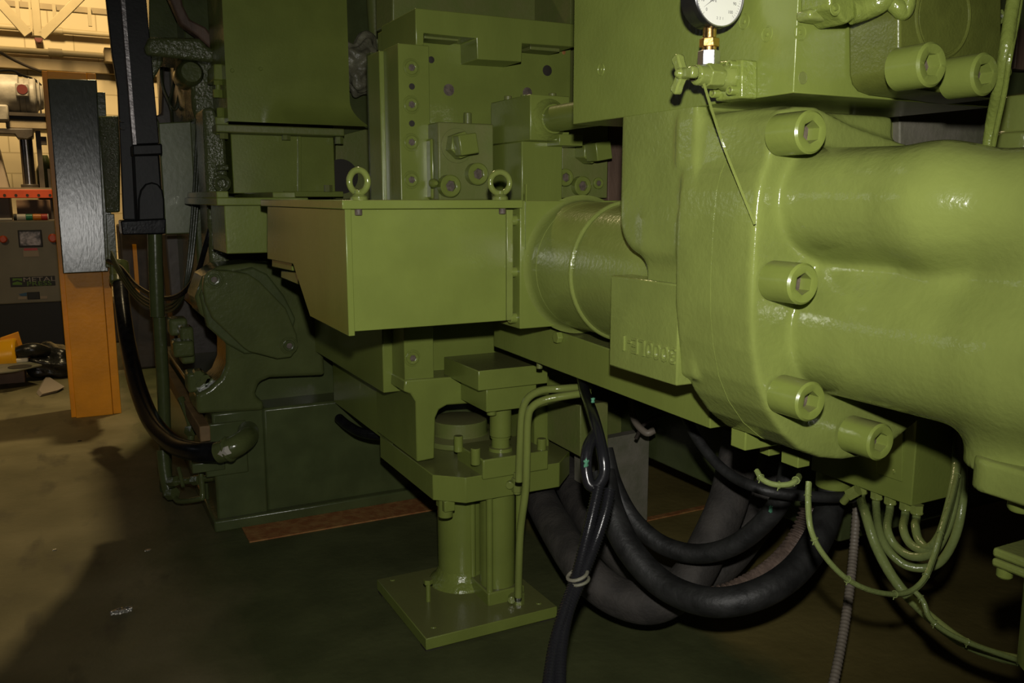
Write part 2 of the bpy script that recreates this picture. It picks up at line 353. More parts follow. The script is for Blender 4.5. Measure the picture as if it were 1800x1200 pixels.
# ------------------------------------------------------------------ the setting
def floor_material():
    m = bpy.data.materials.new('painted_concrete'); m.use_nodes = True
    nt = m.node_tree; N = nt.nodes; L = nt.links; b = N['Principled BSDF']; b.inputs['Roughness'].default_value = 0.62; b.inputs['Specular IOR Level'].default_value = 0.3
    g = N.new('ShaderNodeNewGeometry'); sx = N.new('ShaderNodeSeparateXYZ'); L.new(g.outputs['Position'], sx.inputs[0])
    def noise(s, d=5, st=None):
        n = N.new('ShaderNodeTexNoise'); n.inputs['Scale'].default_value = s; n.inputs['Detail'].default_value = d
        if st:
            mp = N.new('ShaderNodeMapping'); mp.inputs['Scale'].default_value = st; L.new(g.outputs['Position'], mp.inputs[0]); L.new(mp.outputs[0], n.inputs['Vector'])
        else: L.new(g.outputs['Position'], n.inputs['Vector'])
        return n.outputs[0]
    def ramp(f, stops):
        r = N.new('ShaderNodeValToRGB'); L.new(f, r.inputs[0]); e = r.color_ramp.elements
        e[0].position, e[0].color = stops[0][0], (*stops[0][1], 1); e[1].position, e[1].color = stops[-1][0], (*stops[-1][1], 1)
        for p, c in stops[1:-1]: q = e.new(p); q.color = (*c, 1)
        return r.outputs[0]
    def mth(op, a, c):
        n = N.new('ShaderNodeMath'); n.operation = op
        for i, q in enumerate((a, c)):
            if isinstance(q, (int, float)): n.inputs[i].default_value = q
            else: L.new(q, n.inputs[i])
        return n.outputs[0]
    def mix(f, a, c):
        n = N.new('ShaderNodeMix'); n.data_type = 'RGBA'; L.new(f, n.inputs[0]); L.new(a, n.inputs[6]); L.new(c, n.inputs[7]); return n.outputs[2]
    conc = ramp(noise(2.2, 8), [(0.3, (0.125, 0.11, 0.052)), (0.5, (0.175, 0.152, 0.076)), (0.72, (0.235, 0.203, 0.108))])
    stain = ramp(noise(7, 6, (1, 0.35, 1)), [(0.56, (0, 0, 0)), (0.70, (1, 1, 1))])
    dark = ramp(noise(3), [(0.3, (0.08, 0.07, 0.038)), (0.7, (0.125, 0.108, 0.06))])
    conc = mix(stain, conc, dark)
    green = ramp(noise(3.5, 6), [(0.35, (0.062, 0.070, 0.026)), (0.65, (0.095, 0.105, 0.04))])
    olive = ramp(noise(2.5, 5), [(0.35, (0.15, 0.12, 0.035)), (0.65, (0.22, 0.175, 0.055))])
    edge = mth('ADD', sx.outputs[0], mth('MULTIPLY', mth('SUBTRACT', noise(3.0, 6, (1, 0.5, 1)), 0.5), 0.75))
    mr = N.new('ShaderNodeMapRange'); L.new(edge, mr.inputs[0]); mr.inputs[1].default_value = 0.20; mr.inputs[2].default_value = 0.52
    mr2 = N.new('ShaderNodeMapRange'); L.new(edge, mr2.inputs[0]); mr2.inputs[1].default_value = 1.75; mr2.inputs[2].default_value = 2.0
    col = mix(mr2.outputs[0], mix(mr.outputs[0], conc, green), olive)
    L.new(col, b.inputs['Base Color'])
    bp = N.new('ShaderNodeBump'); bp.inputs['Strength'].default_value = 0.15; bp.inputs['Distance'].default_value = 0.02; L.new(noise(25, 6), bp.inputs['Height']); L.new(bp.outputs[0], b.inputs['Normal'])
    return m
M['floor'] = floor_material()
def brick_material():
    m = bpy.data.materials.new('cream_painted_block'); m.use_nodes = True
    nt = m.node_tree; N = nt.nodes; L = nt.links; b = N['Principled BSDF']; b.inputs['Roughness'].default_value = 0.75
    g = N.new('ShaderNodeNewGeometry'); mp = N.new('ShaderNodeMapping'); mp.inputs['Rotation'].default_value = (math.radians(90), 0, 0); L.new(g.outputs['Position'], mp.inputs[0])
    k = N.new('ShaderNodeTexBrick'); L.new(mp.outputs[0], k.inputs['Vector']); k.inputs['Scale'].default_value = 1.0
    k.inputs['Color1'].default_value = (0.53, 0.44, 0.27, 1); k.inputs['Color2'].default_value = (0.58, 0.49, 0.31, 1); k.inputs['Mortar'].default_value = (0.37, 0.30, 0.17, 1)
    k.inputs['Mortar Size'].default_value = 0.008; k.inputs['Brick Width'].default_value = 0.56; k.inputs['Row Height'].default_value = 0.26
    L.new(k.outputs[0], b.inputs['Base Color']); return m
M['brick'] = brick_material()
b_ = B(); box(b_, -9, 9, -4, 13.2, -0.2, 0); single('floor', b_, 'floor', None, None, kind='structure')
b_ = B(); box(b_, -9, 9, 13.0, 13.25, 0, 7.5); single('wall_back', b_, 'brick', None, None, kind='structure')
# wall ledges and pipes
def wallband(V, x0, y0, x1, y1, hgt, dep, name, m, label, cat, group=None, kind=None):
    a, c = oV(x0, y0, V), oV(x1, y1, V); z = (a.z+c.z)/2; bm = B()
    box(bm, a.x, c.x+1.6, V, V+dep, z-hgt, z); return single(name, bm, m, label, cat, group, bevel=0.006, kind=kind)
wallband(12.9, -60, 92, 200, 113, 0.14, 0.10, 'trim_1', 'creamdark', None, None, kind='structure')
def wallpipe(x0, y0, x1, y1, r, m, label, V=12.9):
    a, c = oV(x0, y0, V), oV(x1, y1, V); z = (a.z+c.z)/2
    bm = B(); cyl(bm, (a.x-0.3, V, z), (c.x+0.8, V, z), r)
    cyl(bm, ((a.x+c.x)/2-0.08, V, z), ((a.x+c.x)/2+0.08, V, z), r*1.35)
    return single('wall_pipe', bm, m, label, 'pipe', 'pipes along the back wall')
wallpipe(0, 43, 190, 64, 0.035, 'cream', 'upper cream pipe running level along the back wall behind the truss')
wallpipe(0, 82, 190, 103, 0.04, 'cream', 'lower cream pipe running along the back wall above the grey motor')
b_ = B(); a = oV(183, 88, 12.7); box(b_, a.x, a.x+0.35, 12.7, 13.0, oV(183, 108, 12.7).z, oV(183, 83, 12.7).z); single('wall_bracket_box', b_, 'creamdark', 'small tan box fixed on the back wall beside the black upright', 'box', bevel=0.01)
b_ = B(); a = oV(68, 70, 12.95); cyl(b_, (a.x, 12.99, a.z), (a.x, 12.86, a.z), 0.045); single('alarm_bell', b_, 'maroon', 'small dark red round fitting on the back wall below the truss foot', 'bell', bevel=0.005)
# roof truss in front of the back wall
VT = 11.2
t = thing('roof_truss', 'cream steel truss post and braces at the top left, before the back wall', 'truss', oV(62, 62, VT))
b_ = B(); bxV(b_, VT, 54, -60, 69, 63, 0.12); part('post', b_, 'cream', t, 0.006)
b_ = B(); bxV(b_, VT+0.05, 49, -60, 53, 62, 0.05); part('side_angle', b_, 'cream', t)
def brace(x0, y0, x1, y1, r):
    bm = B(); a, c = oV(x0, y0, VT), oV(x1, y1, VT); d = (c-a).normalized(); s = d.cross(AY)*r
    prism(bm, [a+s, c+s, c-s, a-s], (0, 0.06, 0)); return part('brace', bm, 'cream', t, 0.004)
brace(-40, -40, 50, 60, 0.05); brace(150, -14, 72, 64, 0.045)
b_ = B(); a, c = oV(-20, 0, 12.2), oV(185, 18, 12.2); box(b_, a.x, c.x+1.2, 12.2, 12.28, a.z-0.05, a.z+0.02); part('chord', b_, 'creamdark', t, 0.004)
for x, y in ((30, 8), (95, 14), (157, 20)):
    b_ = B(); a = oV(x, y, 12.15); box(b_, a.x-0.02, a.x+0.02, 12.15, 12.2, a.z-0.17, a.z+0.05); part('hanger', b_, 'cream', t)
b_ = B(); tube(b_, path((-40, 70, 9.6), (30, 108, 9.9), (82, 130, 10.2), (120, 146, 10.3)), 0.018); single('drop_cable', b_, 'motordark', 'thin dark cable sloping down across the back wall', 'cable')
# grey motor and its machine
VM = 10.6
t = thing('drill_machine', 'old radial machine with grey motor on top, by the back wall', 'machine', oV(42, 330, VM))
def pz(x, y, V=VM): return oV(x, y, V)
a, c = pz(-22, 160), pz(33, 160); b_ = B(); lathe(b_, (a.x, VM+.2, a.z), AX, [(0.15, 0), (0.20, 0.05), (0.20, c.x-a.x)], 28); part('motor_end', b_, 'motor', t, 0.01)
d = pz(76, 172); b_ = B(); lathe(b_, (c.x, VM+.2, a.z-0.02), AX, [(0.19, 0), (0.19, (d.x-c.x)*0.7), (0.14, (d.x-c.x)*0.74), (0.12, d.x-c.x)], 28); part('motor_body', b_, 'motor', t, 0.01)
for k in range(7):
    b_ = B(); u = c.x+0.05+k*0.045; torus(b_, (u, VM+.2, a.z-0.02), AX, 0.19, 0.008, 24, 6); part('cooling_fin', b_, 'motor', t)
b_ = B(); e = pz(39, 157, VM-.03); bxV(b_, VM-.04, 27, 146, 50, 170, 0.1); part('terminal_box', b_, 'motor', t, 0.015)
b_ = B(); cyl(b_, (e.x, VM-.045, e.z), (e.x, VM-.03, e.z), 0.05); part('nameplate', b_, 'maroon', t, label='small red round plate')
b_ = B(); bxV(b_, VM-.05, -30, 197, 82, 203, 0.5); bxV(b_, VM+.05, 15, 202, 84, 210, 0.4); part('motor_base', b_, ['motordark'], t)
b_ = B(); bxV(b_, VM-.1, -20, 183, 15, 212, 0.3); part('switch_box', b_, 'motor', t, 0.02)
b_ = B(); bxV(b_, VM-.02, 10, 209, 84, 228, 0.45); part('arm', b_, 'beige', t, 0.02)
b_ = B(); prV(b_, VM-.05, [(-20, 225), (58, 226), (58, 240), (48, 245), (30, 243), (26, 236), (-20, 234)], 0.4); part('clamp_head', b_, 'motordark', t, 0.01)
a, c = pz(44, 238), pz(46, 332); b_ = B(); cyl(b_, (a.x, VM+.1, a.z), (a.x, VM+.1, c.z), 0.062); part('column', b_, 'chrome', t)
b_ = B(); cyl(b_, (a.x, VM+.1, c.z), (a.x, VM+.1, c.z+0.05), 0.085); part('column_collar', b_, 'motordark', t, 0.006)
b_ = B(); bxV(b_, VM+.1, 66, 228, 75, 332, 0.08); bxV(b_, VM+.05, 72, 240, 82, 254, 0.12); part('side_rail', b_, 'motordark', t)
b_ = B(); tube(b_, path((-20, 126, 9.8), (20, 124, 9.8), (38, 132, 9.8), (60, 140, 9.8), (72, 150, 9.8)), 0.014); tube(b_, path((-20, 134, 9.8), (15, 131, 9.8), (38, 133, 9.8)), 0.014); part('motor_cable', b_, 'black', t)
b_ = B(); a = oV(84, 335, 11.4); lathe(b_, (a.x, 11.4, 0), AZ, [(0.10, 0), (0.11, 0.05), (0.11, a.z+.22), (0.05, a.z+.34), (0.03, a.z+.40)], 20); single('gas_bottle', b_, 'deep', 'dull green bottle standing beyond the orange rack bar', 'bottle')
VR = 10.3
t = thing('storage_rack', 'orange rack bar with dark holes crossing below the grey motor', 'rack', (oV(45, 340, VR).x, VR, 0))
b_ = B(); a, c = oV(-60, 340, VR), oV(104, 341, VR); zt = oV(45, 333, VR).z; zb = oV(45, 348, VR).z; box(b_, a.x, c.x, VR, VR+0.06, zb, zt); part('bar', b_, 'orange', t, 0.004)
b_ = B(); box(b_, a.x, c.x, VR+0.01, VR+0.5, zt, zt+0.02); part('shelf_edge', b_, 'beige', t)
for k, x in enumerate((8, 28, 48, 68, 88)):
    b_ = B(); q = oV(x, 343, VR); cyl(b_, (q.x, VR-0.003, q.z), (q.x, VR+0.01, q.z), 0.014, n=12); part('slot', b_, 'hole', t)
for u in (a.x+0.05, c.x-0.05):
    b_ = B(); box(b_, u-0.04, u+0.04, VR+0.06, VR+0.14, 0, zb+0.3); part('upright', b_, 'motordark', t)
b_ = B(); q = oV(28, 351, 10.9); box(b_, q.x, oV(88, 351, 10.9).x, 10.9, 11.2, 0, q.z); single('cardboard_box', b_, 'brown', 'tan carton standing below the orange rack bar, over the cabinet', 'box', bevel=0.01)
b_ = B(); prV(b_, 10.7, [(-40, 250), (-5, 250), (16, 330), (30, 480), (48, 575), (-40, 575)], 0.3); single('draped_sheet', b_, 'paper', 'pale slanted sheet hanging at the left edge behind the cabinet', 'sheet', bevel=0.02)
# control cabinet
VC = 9.6
cz = oV(60, 388, VC).z
t = thing('control_cabinet', 'grey metal control cabinet with screen and red buttons on black base', 'cabinet', (oV(50, 600, VC).x, VC, 0))
cu0, cu1 = oV(-60, 480, VC).x, oV(109, 470, VC).x; zs = oV(50, 533, VC).z
b_ = B(); box(b_, cu0, cu1, VC, VC+0.6, zs, cz); part('body', b_, 'cabinet', t, 0.012)
b_ = B(); box(b_, cu0+0.01, cu1-0.01, VC+0.02, VC+0.6, 0, zs); part('plinth', b_, 'cabdark', t)
b_ = B(); bxV(b_, VC-.015, 32, 404, 74, 434, 0.02); f = part('screen_frame', b_, 'cabdark', t, 0.004)
b_ = B(); bxV(b_, VC-.018, 35, 407, 71, 431, 0.01); part('screen_panel', b_, 'screen', f)
for x, y, s in ((6, 420, 0.035), (93, 418, 0.042)):
    b_ = B(); q = oV(x, y, VC); lathe(b_, (q.x, VC, q.z), -AY, [(s*0.6, 0), (s*0.6, 0.02), (s, 0.022), (s, 0.045), (s*0.7, 0.055)], 20); part('push_button', b_, 'orangebtn', t)
b_ = B(); q = oV(100, 404, VC); cyl(b_, (q.x, VC, q.z), (q.x, VC-0.03, q.z), 0.016); part('key_switch', b_, 'zinc', t)
b_ = B(); bxV(b_, VC-.004, 41, 439, 68, 451, 0.005); l_ = part('warning_label', b_, 'paper', t, label='small pale label with red heading')
b_ = B(); bxV(b_, VC-.006, 42, 436, 66, 440, 0.004); part('label_heading', b_, 'red', l_)
b_ = B(); bxV(b_, VC-.006, 18, 486, 97, 503, 0.007); pl = part('maker_plate', b_, 'cabdark', t, 0.003, label='dark plate lettered METAL PRESS with green emblem')
q = oV(69, 491, VC-.007); q2 = oV(69, 498.3, VC-.007)
lettering('plate_lettering', 'METAL', 0.062, q, AX, AZ, 'logogrey', pl, sx=1.5); lettering('plate_lettering', 'PRESS', 0.062, q2, AX, AZ, 'logogreen', pl, sx=1.4)
b_ = B(); prV(b_, VC-.008, [(22, 489), (39, 489), (39, 494), (30.5, 491.5), (22, 494)], 0.003); prV(b_, VC-.008, [(22, 500.5), (22, 497), (30.5, 494.5), (39, 497), (39, 500.5)], 0.003); part('emblem', b_, 'logogreen', pl)
b_ = B(); bxV(b_, VC-.006, 48, 513, 70, 526, 0.007); e_ = part('data_plate', b_, 'cabdark', t, 0.003)
b_ = B(); prV(b_, VC-.006, [(33, 517), (47, 514), (47, 520), (37, 520)], 0.004); part('blue_flash', b_, 'blue', t)
b_ = B(); bxV(b_, VC-.005, 71, 520, 83, 525, 0.004); bxV(b_, VC-.005, 32, 521, 47, 526, 0.004); part('caption_strip', b_, 'paper', t)
# signal tower lying on the cabinet
t = thing('signal_tower', 'striped signal light tower lying flat on the grey cabinet top', 'signal light', (oV(55, 388, VC+.2).x, VC+.2, cz))
x_ = [24, 30, 46, 58, 73, 84, 86]
for i, (m_, nm) in enumerate((('cabdark', 'foot'), ('white', 'cap'), ('lensgreen', 'green_lens'), ('lensorange', 'amber_lens'), ('red', 'red_lens'), ('white', 'end_cap'))):
    u0 = oV(x_[i], 386, VC+.2).x; u1 = oV(x_[i+1], 386, VC+.2).x; b_ = B(); cyl(b_, (u0, VC+.2, cz+0.032), (u1, VC+.2, cz+0.032), 0.031); part(nm, b_, m_, t, 0.003)
b_ = B(); cyl(b_, (cu0+.1, VC+.12, cz+0.014), (oV(22, 388, VC+.12).x, VC+.12, cz+0.014), 0.013); single('pale_rod', b_, 'white', 'pale rod lying on the cabinet top left of the signal tower', 'rod')
# things on the floor at the far left
t = thing('yellow_guard', 'glossy yellow rounded guard lying at the left edge behind the grey plate', 'guard', oZ(0, 665, 0))
VG = oZ(20, 690, 0).y+0.5
b_ = B(); a = oV(40, 625, VG); s = Vector((-1, 0.15, -0.13)).normalized(); cyl(b_, Vector((a.x-.02, VG+.05, a.z-.02)), Vector((a.x, VG+.05, a.z))+s*0.7, 0.17, 0.17, 36); part('round_cover', b_, 'yellowbright', t, 0.02)
b_ = B(); prV(b_, VG+.05, [(0, 594), (32, 583), (46, 628), (47, 640), (0, 648)], 0.03); part('end_plate', b_, 'yellow', t, 0.004)
b_ = B(); bxV(b_, VG-.1, -60, 640, 44, 690, 0.45)
single('carton', b_, 'brown', 'brown carton under the grey plate at the left edge of the floor', 'box', bevel=0.01)
t = thing('grey_cover_plate', 'flat grey plate with a round hole resting on the brown carton', 'plate', oV(20, 650, VG-.2))
zp = oV(30, 641, VG-.1).z
b_ = B(); pts = [oZ(x, y, zp+.005) for x, y in ((-60, 664), (26, 654), (74, 643), (44, 636), (-60, 640))]; prism(b_, pts, (0, 0, 0.012)); part('plate', b_, 'greymetal', t, 0.002)
b_ = B(); q = oZ(35, 644.5, zp+.018); cyl(b_, q, q+AZ*0.004, 0.085); part('hole', b_, 'hole', t)
b_ = B(); q = oZ(38, 635.5, zp+.02); box(b_, q.x-.06, q.x+.05, q.y-.02, q.y+.05, zp+.012, zp+.05); single('small_casting', b_, 'white', 'small pale metal piece lying on the grey plate by its hole', 'metal piece', bevel=0.012)
bm = B(); bmesh.ops.create_icosphere(bm, subdivisions=4, radius=1)
q = oZ(92, 664, 0)
for v in bm.verts:
    n = v.co.copy(); k = 1+0.16*math.sin(5*n.x+2)*math.cos(4*n.y)+0.1*math.sin(9*n.z+3*n.x)
    v.co = Vector((q.x+n.x*0.19*k, q.y+0.1+n.y*0.2*k, max(0.0, 0.11+n.z*0.16*k)))
single('rubbish_bag', bm, 'bag', 'crumpled black plastic bag on the floor left of the yellow post', 'bag', angle=80)
b_ = B(); q = oZ(72, 645, .1); tube(b_, [q+Vector((-.25, .0, .12)), q+Vector((-.05, -.05, .16)), q+Vector((.12, .05, .10))], 0.05, rf=lambda i, n: 0.02+0.04*math.sin(math.pi*i/(n-1))); single('dark_rag', b_, 'bag', 'dark crumpled rag lying between grey plate and black bag', 'rag')
bm = B(); q = oZ(82, 683, 0)
pts = [oZ(x, y, 0.002) for x, y in ((64, 690), (78, 664), (109, 684), (98, 690), (70, 697))]; prism(bm, pts, (0.02, 0, 0.02)); single('floor_cardboard', bm, 'paper', 'flat scrap of pale card on the floor beneath the black bag', 'card')
# small litter on the concrete
bm = B(); q = oZ(214, 1076, 0); box(bm, q.x-.035, q.x+.035, q.y-.01, q.y+.01, 0, 0.01)
bmesh.ops.subdivide_edges(bm, edges=bm.edges[:], cuts=4, use_grid_fill=True)
for v in bm.verts: v.co += Vector((random.uniform(-1, 1)*.004, random.uniform(-1, 1)*.006, abs(random.uniform(0, 1))*.006))
single('foil_scrap', bm, 'foil', 'shiny crumpled foil strip lying on the shadowed concrete floor', 'litter', angle=10)
for (x, y, s, lb) in ((96, 967, .009, 'tiny bright chip on the concrete left of the large shadow'), (260, 967, .014, 'small pale fleck on concrete right of the post shadow'), (140, 775, .012, 'tiny dark chip on the floor in front of the yellow post')):
    bm = B(); q = oZ(x, y, 0); prism(bm, [q+Vector((math.cos(k)*s, math.sin(k)*s*.7, 0)) for k in (0, 1.1, 2.3, 3.6, 5.1)], (0, 0, 0.004)); single('floor_chip', bm, 'foil' if 'dark' not in lb else 'hole', lb, 'litter')
# ------------------------------------------------------------------ yellow post, dark plates and black upright at the left
VP_ = 6.53
t = thing('yellow_post', 'tall yellow steel post standing on the concrete at the left', 'post', (oV(170, 730, VP_).x, VP_, 0))
pl_, pr_ = oV(134, 732, VP_).x, oV(214, 728, VP_).x; pt_ = oV(120, 126, VP_).z
b_ = B(); box(b_, pl_, pr_-0.055, VP_, VP_+0.03, 0, pt_); part('front_plate', b_, 'yellow', t, 0.003)
b_ = B(); box(b_, pr_-0.055, pr_, VP_+0.012, VP_+0.04, 0, pt_); part('edge_strip', b_, 'yellow', t, 0.003)
b_ = B(); box(b_, pl_-0.03, pl_+0.01, VP_+0.03, VP_+0.30, 0, pt_); part('side_plate', b_, 'yellow', t, 0.003)
b_ = B(); box(b_, pr_-0.03, pr_, VP_+0.04, VP_+0.30, 0, pt_); part('side_plate', b_, 'yellow', t, 0.003)
b_ = B(); prism(b_, [oV(x, y, v) for x, y, v in ((83, 138, 6.45), (170, 140, 6.45), (191, 477, 6.40), (111, 481, 6.40))], (0, 0.09, 0))
single('dark_cover_plate', b_, 'mirrorgreen', 'tall glossy dark green cover plate fixed on the front of the yellow post', 'plate', bevel=0.006)
t = thing('cable_bracket', 'dark green bracket plates standing out right of the glossy cover plate', 'bracket', oV(190, 375, 6.1))
b_ = B(); prV(b_, 6.3, [(170, 162), (185, 162), (200, 470), (186, 470)], 0.26); part('back_plate', b_, 'deep', t, 0.004)
b_ = B(); prV(b_, 6.24, [(173, 204), (212, 203), (211, 373), (186, 374)], 0.08); part('front_plate', b_, 'sparkle', t, 0.01)
b_ = B(); prV(b_, 6.25, [(186, 376), (201, 376), (206, 462), (190, 462)], 0.05); part('lower_plate', b_, 'deep', t, 0.004)
# black upright
VU = 4.5
t = thing('black_upright', 'black steel upright hanging down from the top edge beside the dark plate', 'upright', oV(250, 400, VU))
b_ = B(); prV(b_, VU, [(211, -60), (252, -60), (280, 252), (236, 254)], 0.10); part('channel', b_, 'steelblack', t, 0.004)
b_ = B(); prV(b_, VU-.004, [(208, -60), (215, -60), (240, 254), (234, 254)], 0.10); part('bare_edge', b_, 'bareedge', t, label='worn bright steel edge')
b_ = B(); prV(b_, VU+.12, [(180, -60), (214, -60), (240, 254), (246, 386), (217, 386), (207, 157), (197, 97)], 0.06); part('rear_flange', b_, 'steelblack', t, 0.004)
b_ = B(); prV(b_, VU-.02, [(232, 254), (285, 252), (286, 272), (233, 274)], 0.14); part('clamp_band', b_, 'steelblack', t, 0.008)
b_ = B(); prV(b_, VU, [(234, 272), (280, 271), (288, 388), (240, 390)], 0.12); part('foot_block', b_, 'steelblack', t, 0.008)
b_ = B(); prV(b_, VU-.03, [(243, 388), (243, 350), (247, 334), (256, 323), (267, 320), (278, 323), (286, 334), (289, 350), (290, 386)], 0.06); part('round_boss', b_, 'steelblack', t, 0.008, seg=3)
b_ = B(); prV(b_, VU-.03, [(212, 388), (292, 384), (291, 411), (215, 413)], 0.2); part('end_pad', b_, 'black', t, 0.006)
for x, y in ((215, 211), (216, 224)):
    b_ = B(); c = oV(x, y, VU+.1); hexp(b_, c+AY*.03, c-AY*.015, 0.013); part('bolt', b_, 'steelblack', t)
b_ = B(); tube(b_, [oV(272, 408, 4.55), oV(274, 480, 4.55), oV(277, 556, 4.55)], 0.034, smooth=False); tube(b_, [oV(280, 556, 4.6), oV(288, 700, 4.6), oV(292, 862, 4.6)], 0.031, smooth=False)
single('vertical_pipe', b_, 'deep', 'dark green vertical pipe below the black upright, left of the machine base', 'pipe')
# thick black hose with its fittings
t = thing('coolant_hose', 'thick glossy black hose curving from the post down to the machine base', 'hose', P(250, 720, 4.6))
b_ = B(); tube(b_, path((211, 494, 5.3), (216, 545, 5.15), (226, 610, 4.9), (242, 680, 4.55), (268, 742, 4.2), (305, 780, 3.92), (345, 793, 3.74), (386, 794, 3.68)), 0.044, 20); part('hose', b_, 'black', t)
b_ = B(); cyl(b_, P(209, 462, 5.35), P(212, 500, 5.3), 0.056); cyl(b_, P(211, 484, 5.31), P(212, 497, 5.3), 0.062); part('upper_coupling', b_, 'deep', t, 0.006)
b_ = B(); q = [P(384, 795, 3.68), P(402, 789, 3.67), P(420, 780, 3.69), P(434, 768, 3.76), P(436, 758, 3.88)]; tube(b_, q, 0.047, 20); torus(b_, q[1], q[1]-q[0], 0.046, 0.010); part('elbow', b_, 'lumpydeep', t)
b_ = B(); hexp(b_, P(389, 796, 3.645), P(401, 791, 3.62), 0.020); part('grub_screw', b_, 'white', t)
# ------------------------------------------------------------------ machine base and frame
VBASE = 3.95
UB = 0.511
t = thing('forging_machine', 'big dark green cast machine base sitting on the floor at the back', 'machine base', (1.0, VBASE, 0))
zt1 = oV(420, 722, VBASE).z
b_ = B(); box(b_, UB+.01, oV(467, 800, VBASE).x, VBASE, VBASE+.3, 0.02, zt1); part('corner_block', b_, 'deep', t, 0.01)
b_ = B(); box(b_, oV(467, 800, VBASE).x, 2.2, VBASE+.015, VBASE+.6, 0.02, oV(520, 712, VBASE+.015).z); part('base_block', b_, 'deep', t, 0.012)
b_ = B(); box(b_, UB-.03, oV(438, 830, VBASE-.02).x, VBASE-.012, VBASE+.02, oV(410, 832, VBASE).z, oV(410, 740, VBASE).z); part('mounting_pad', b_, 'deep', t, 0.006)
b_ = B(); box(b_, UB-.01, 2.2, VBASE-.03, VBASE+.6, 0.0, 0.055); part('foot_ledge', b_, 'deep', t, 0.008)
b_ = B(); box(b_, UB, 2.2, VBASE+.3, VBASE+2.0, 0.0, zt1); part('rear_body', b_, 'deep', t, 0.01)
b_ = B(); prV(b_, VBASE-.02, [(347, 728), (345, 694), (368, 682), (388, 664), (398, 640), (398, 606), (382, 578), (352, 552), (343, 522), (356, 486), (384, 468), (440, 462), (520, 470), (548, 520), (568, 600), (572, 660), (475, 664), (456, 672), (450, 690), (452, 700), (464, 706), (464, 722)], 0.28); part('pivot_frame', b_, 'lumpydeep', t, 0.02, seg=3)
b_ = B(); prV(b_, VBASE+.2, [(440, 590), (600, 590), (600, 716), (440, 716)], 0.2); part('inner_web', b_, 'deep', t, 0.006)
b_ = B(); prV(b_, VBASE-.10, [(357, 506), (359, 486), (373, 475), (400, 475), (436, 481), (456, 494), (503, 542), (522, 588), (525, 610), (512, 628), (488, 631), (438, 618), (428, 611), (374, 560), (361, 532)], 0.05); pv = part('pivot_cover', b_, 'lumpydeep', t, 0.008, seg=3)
b_ = B(); prV(b_, VBASE-.055, [(352, 520), (360, 500), (380, 484), (445, 470), (470, 482), (500, 520), (520, 560), (505, 620), (430, 622), (400, 605), (365, 575)], 0.06); part('pivot_spacer', b_, 'deep', t, 0.008)
for x, y in ((376, 491), (508, 607)):
    c = oV(x, y, VBASE-.10); b_ = B(); torus(b_, c, AY, 0.036, 0.004, 28, 6); part('bolt_recess', b_, 'lumpydeep', pv)
    socket_bolt(pv, c, -AY, 0.026, 0.012, paint='deep', depth=.8)
for i, (x0, y0, x1, y1, dv) in enumerate(((298, 560, 330, 590, .35), (318, 575, 342, 640, .22), (305, 600, 342, 628, .15), (330, 655, 362, 690, .05))):
    b_ = B(); bxV(b_, VBASE+dv, x0, y0, x1, y1, 0.12); part('linkage_block', b_, 'lumpydeep', t, 0.012)
for (x, y) in ((345, 655), (358, 662), (350, 672), (366, 668)):
    b_ = B(); c = oV(x, y, VBASE+.1); hexp(b_, c, c-AY*.06, 0.022); part('stud', b_, 'lumpydeep', t)
b_ = B(); box(b_, .455, .50, 3.86, 5.7, oU(352, 770, .455).z-.02, oU(352, 770, .455).z+.05); single('wooden_batten', b_, 'wood', 'long brown wooden batten lying back along the left side of the base', 'batten', bevel=0.004)
bm = B(); box(bm, .62, 2.3, 3.735, 3.94, 0, 0.006); single('rusty_floor_strip', bm, 'rust', 'rusty brown steel strip on the floor along the front of the machine base', 'floor strip')
t = thing('drain_piping', 'small green drain pipes and valve at the lower left of the base', 'piping', P(335, 885, 4.05))
b_ = B(); tube(b_, path((298, 846, 4.15), (330, 845, 4.1), (378, 839, 4.0)), 0.016, smooth=False); part('pipe', b_, 'lumpydeep', t)
b_ = B(); tube(b_, path((306, 872, 4.15), (316, 881, 4.1), (352, 876, 4.02), (356, 868, 4.02), (352, 822, 4.02)), 0.013, per=6); part('pipe', b_, 'lumpydeep', t)
b_ = B(); tube(b_, path((298, 870, 4.2), (290, 830, 4.2), (286, 790, 4.2)), 0.03); part('pipe', b_, 'deep', t)
for x, y, d, r in ((302, 868, 4.15, .03), (304, 846, 4.13, .026), (345, 844, 4.05, .024), (336, 757, 4.2, .028)):
    b_ = B(); hexp(b_, P(x-5, y, d), P(x+6, y-1, d-.02), r); part('fitting', b_, 'lumpydeep', t)
b_ = B(); tube(b_, path((318, 700, 4.25), (332, 735, 4.2), (336, 757, 4.2), (334, 780, 4.2)), 0.017); part('pipe', b_, 'lumpydeep', t)
b_ = B(); tube(b_, path((314, 822, 4.1), (322, 855, 4.05)), 0.009, smooth=False); part('valve_lever', b_, 'lumpydeep', t)
b_ = B(); bxV(b_, 3.93, 338, 812, 396, 829, 0.12); part('support_plate', b_, 'deep', t, 0.004)
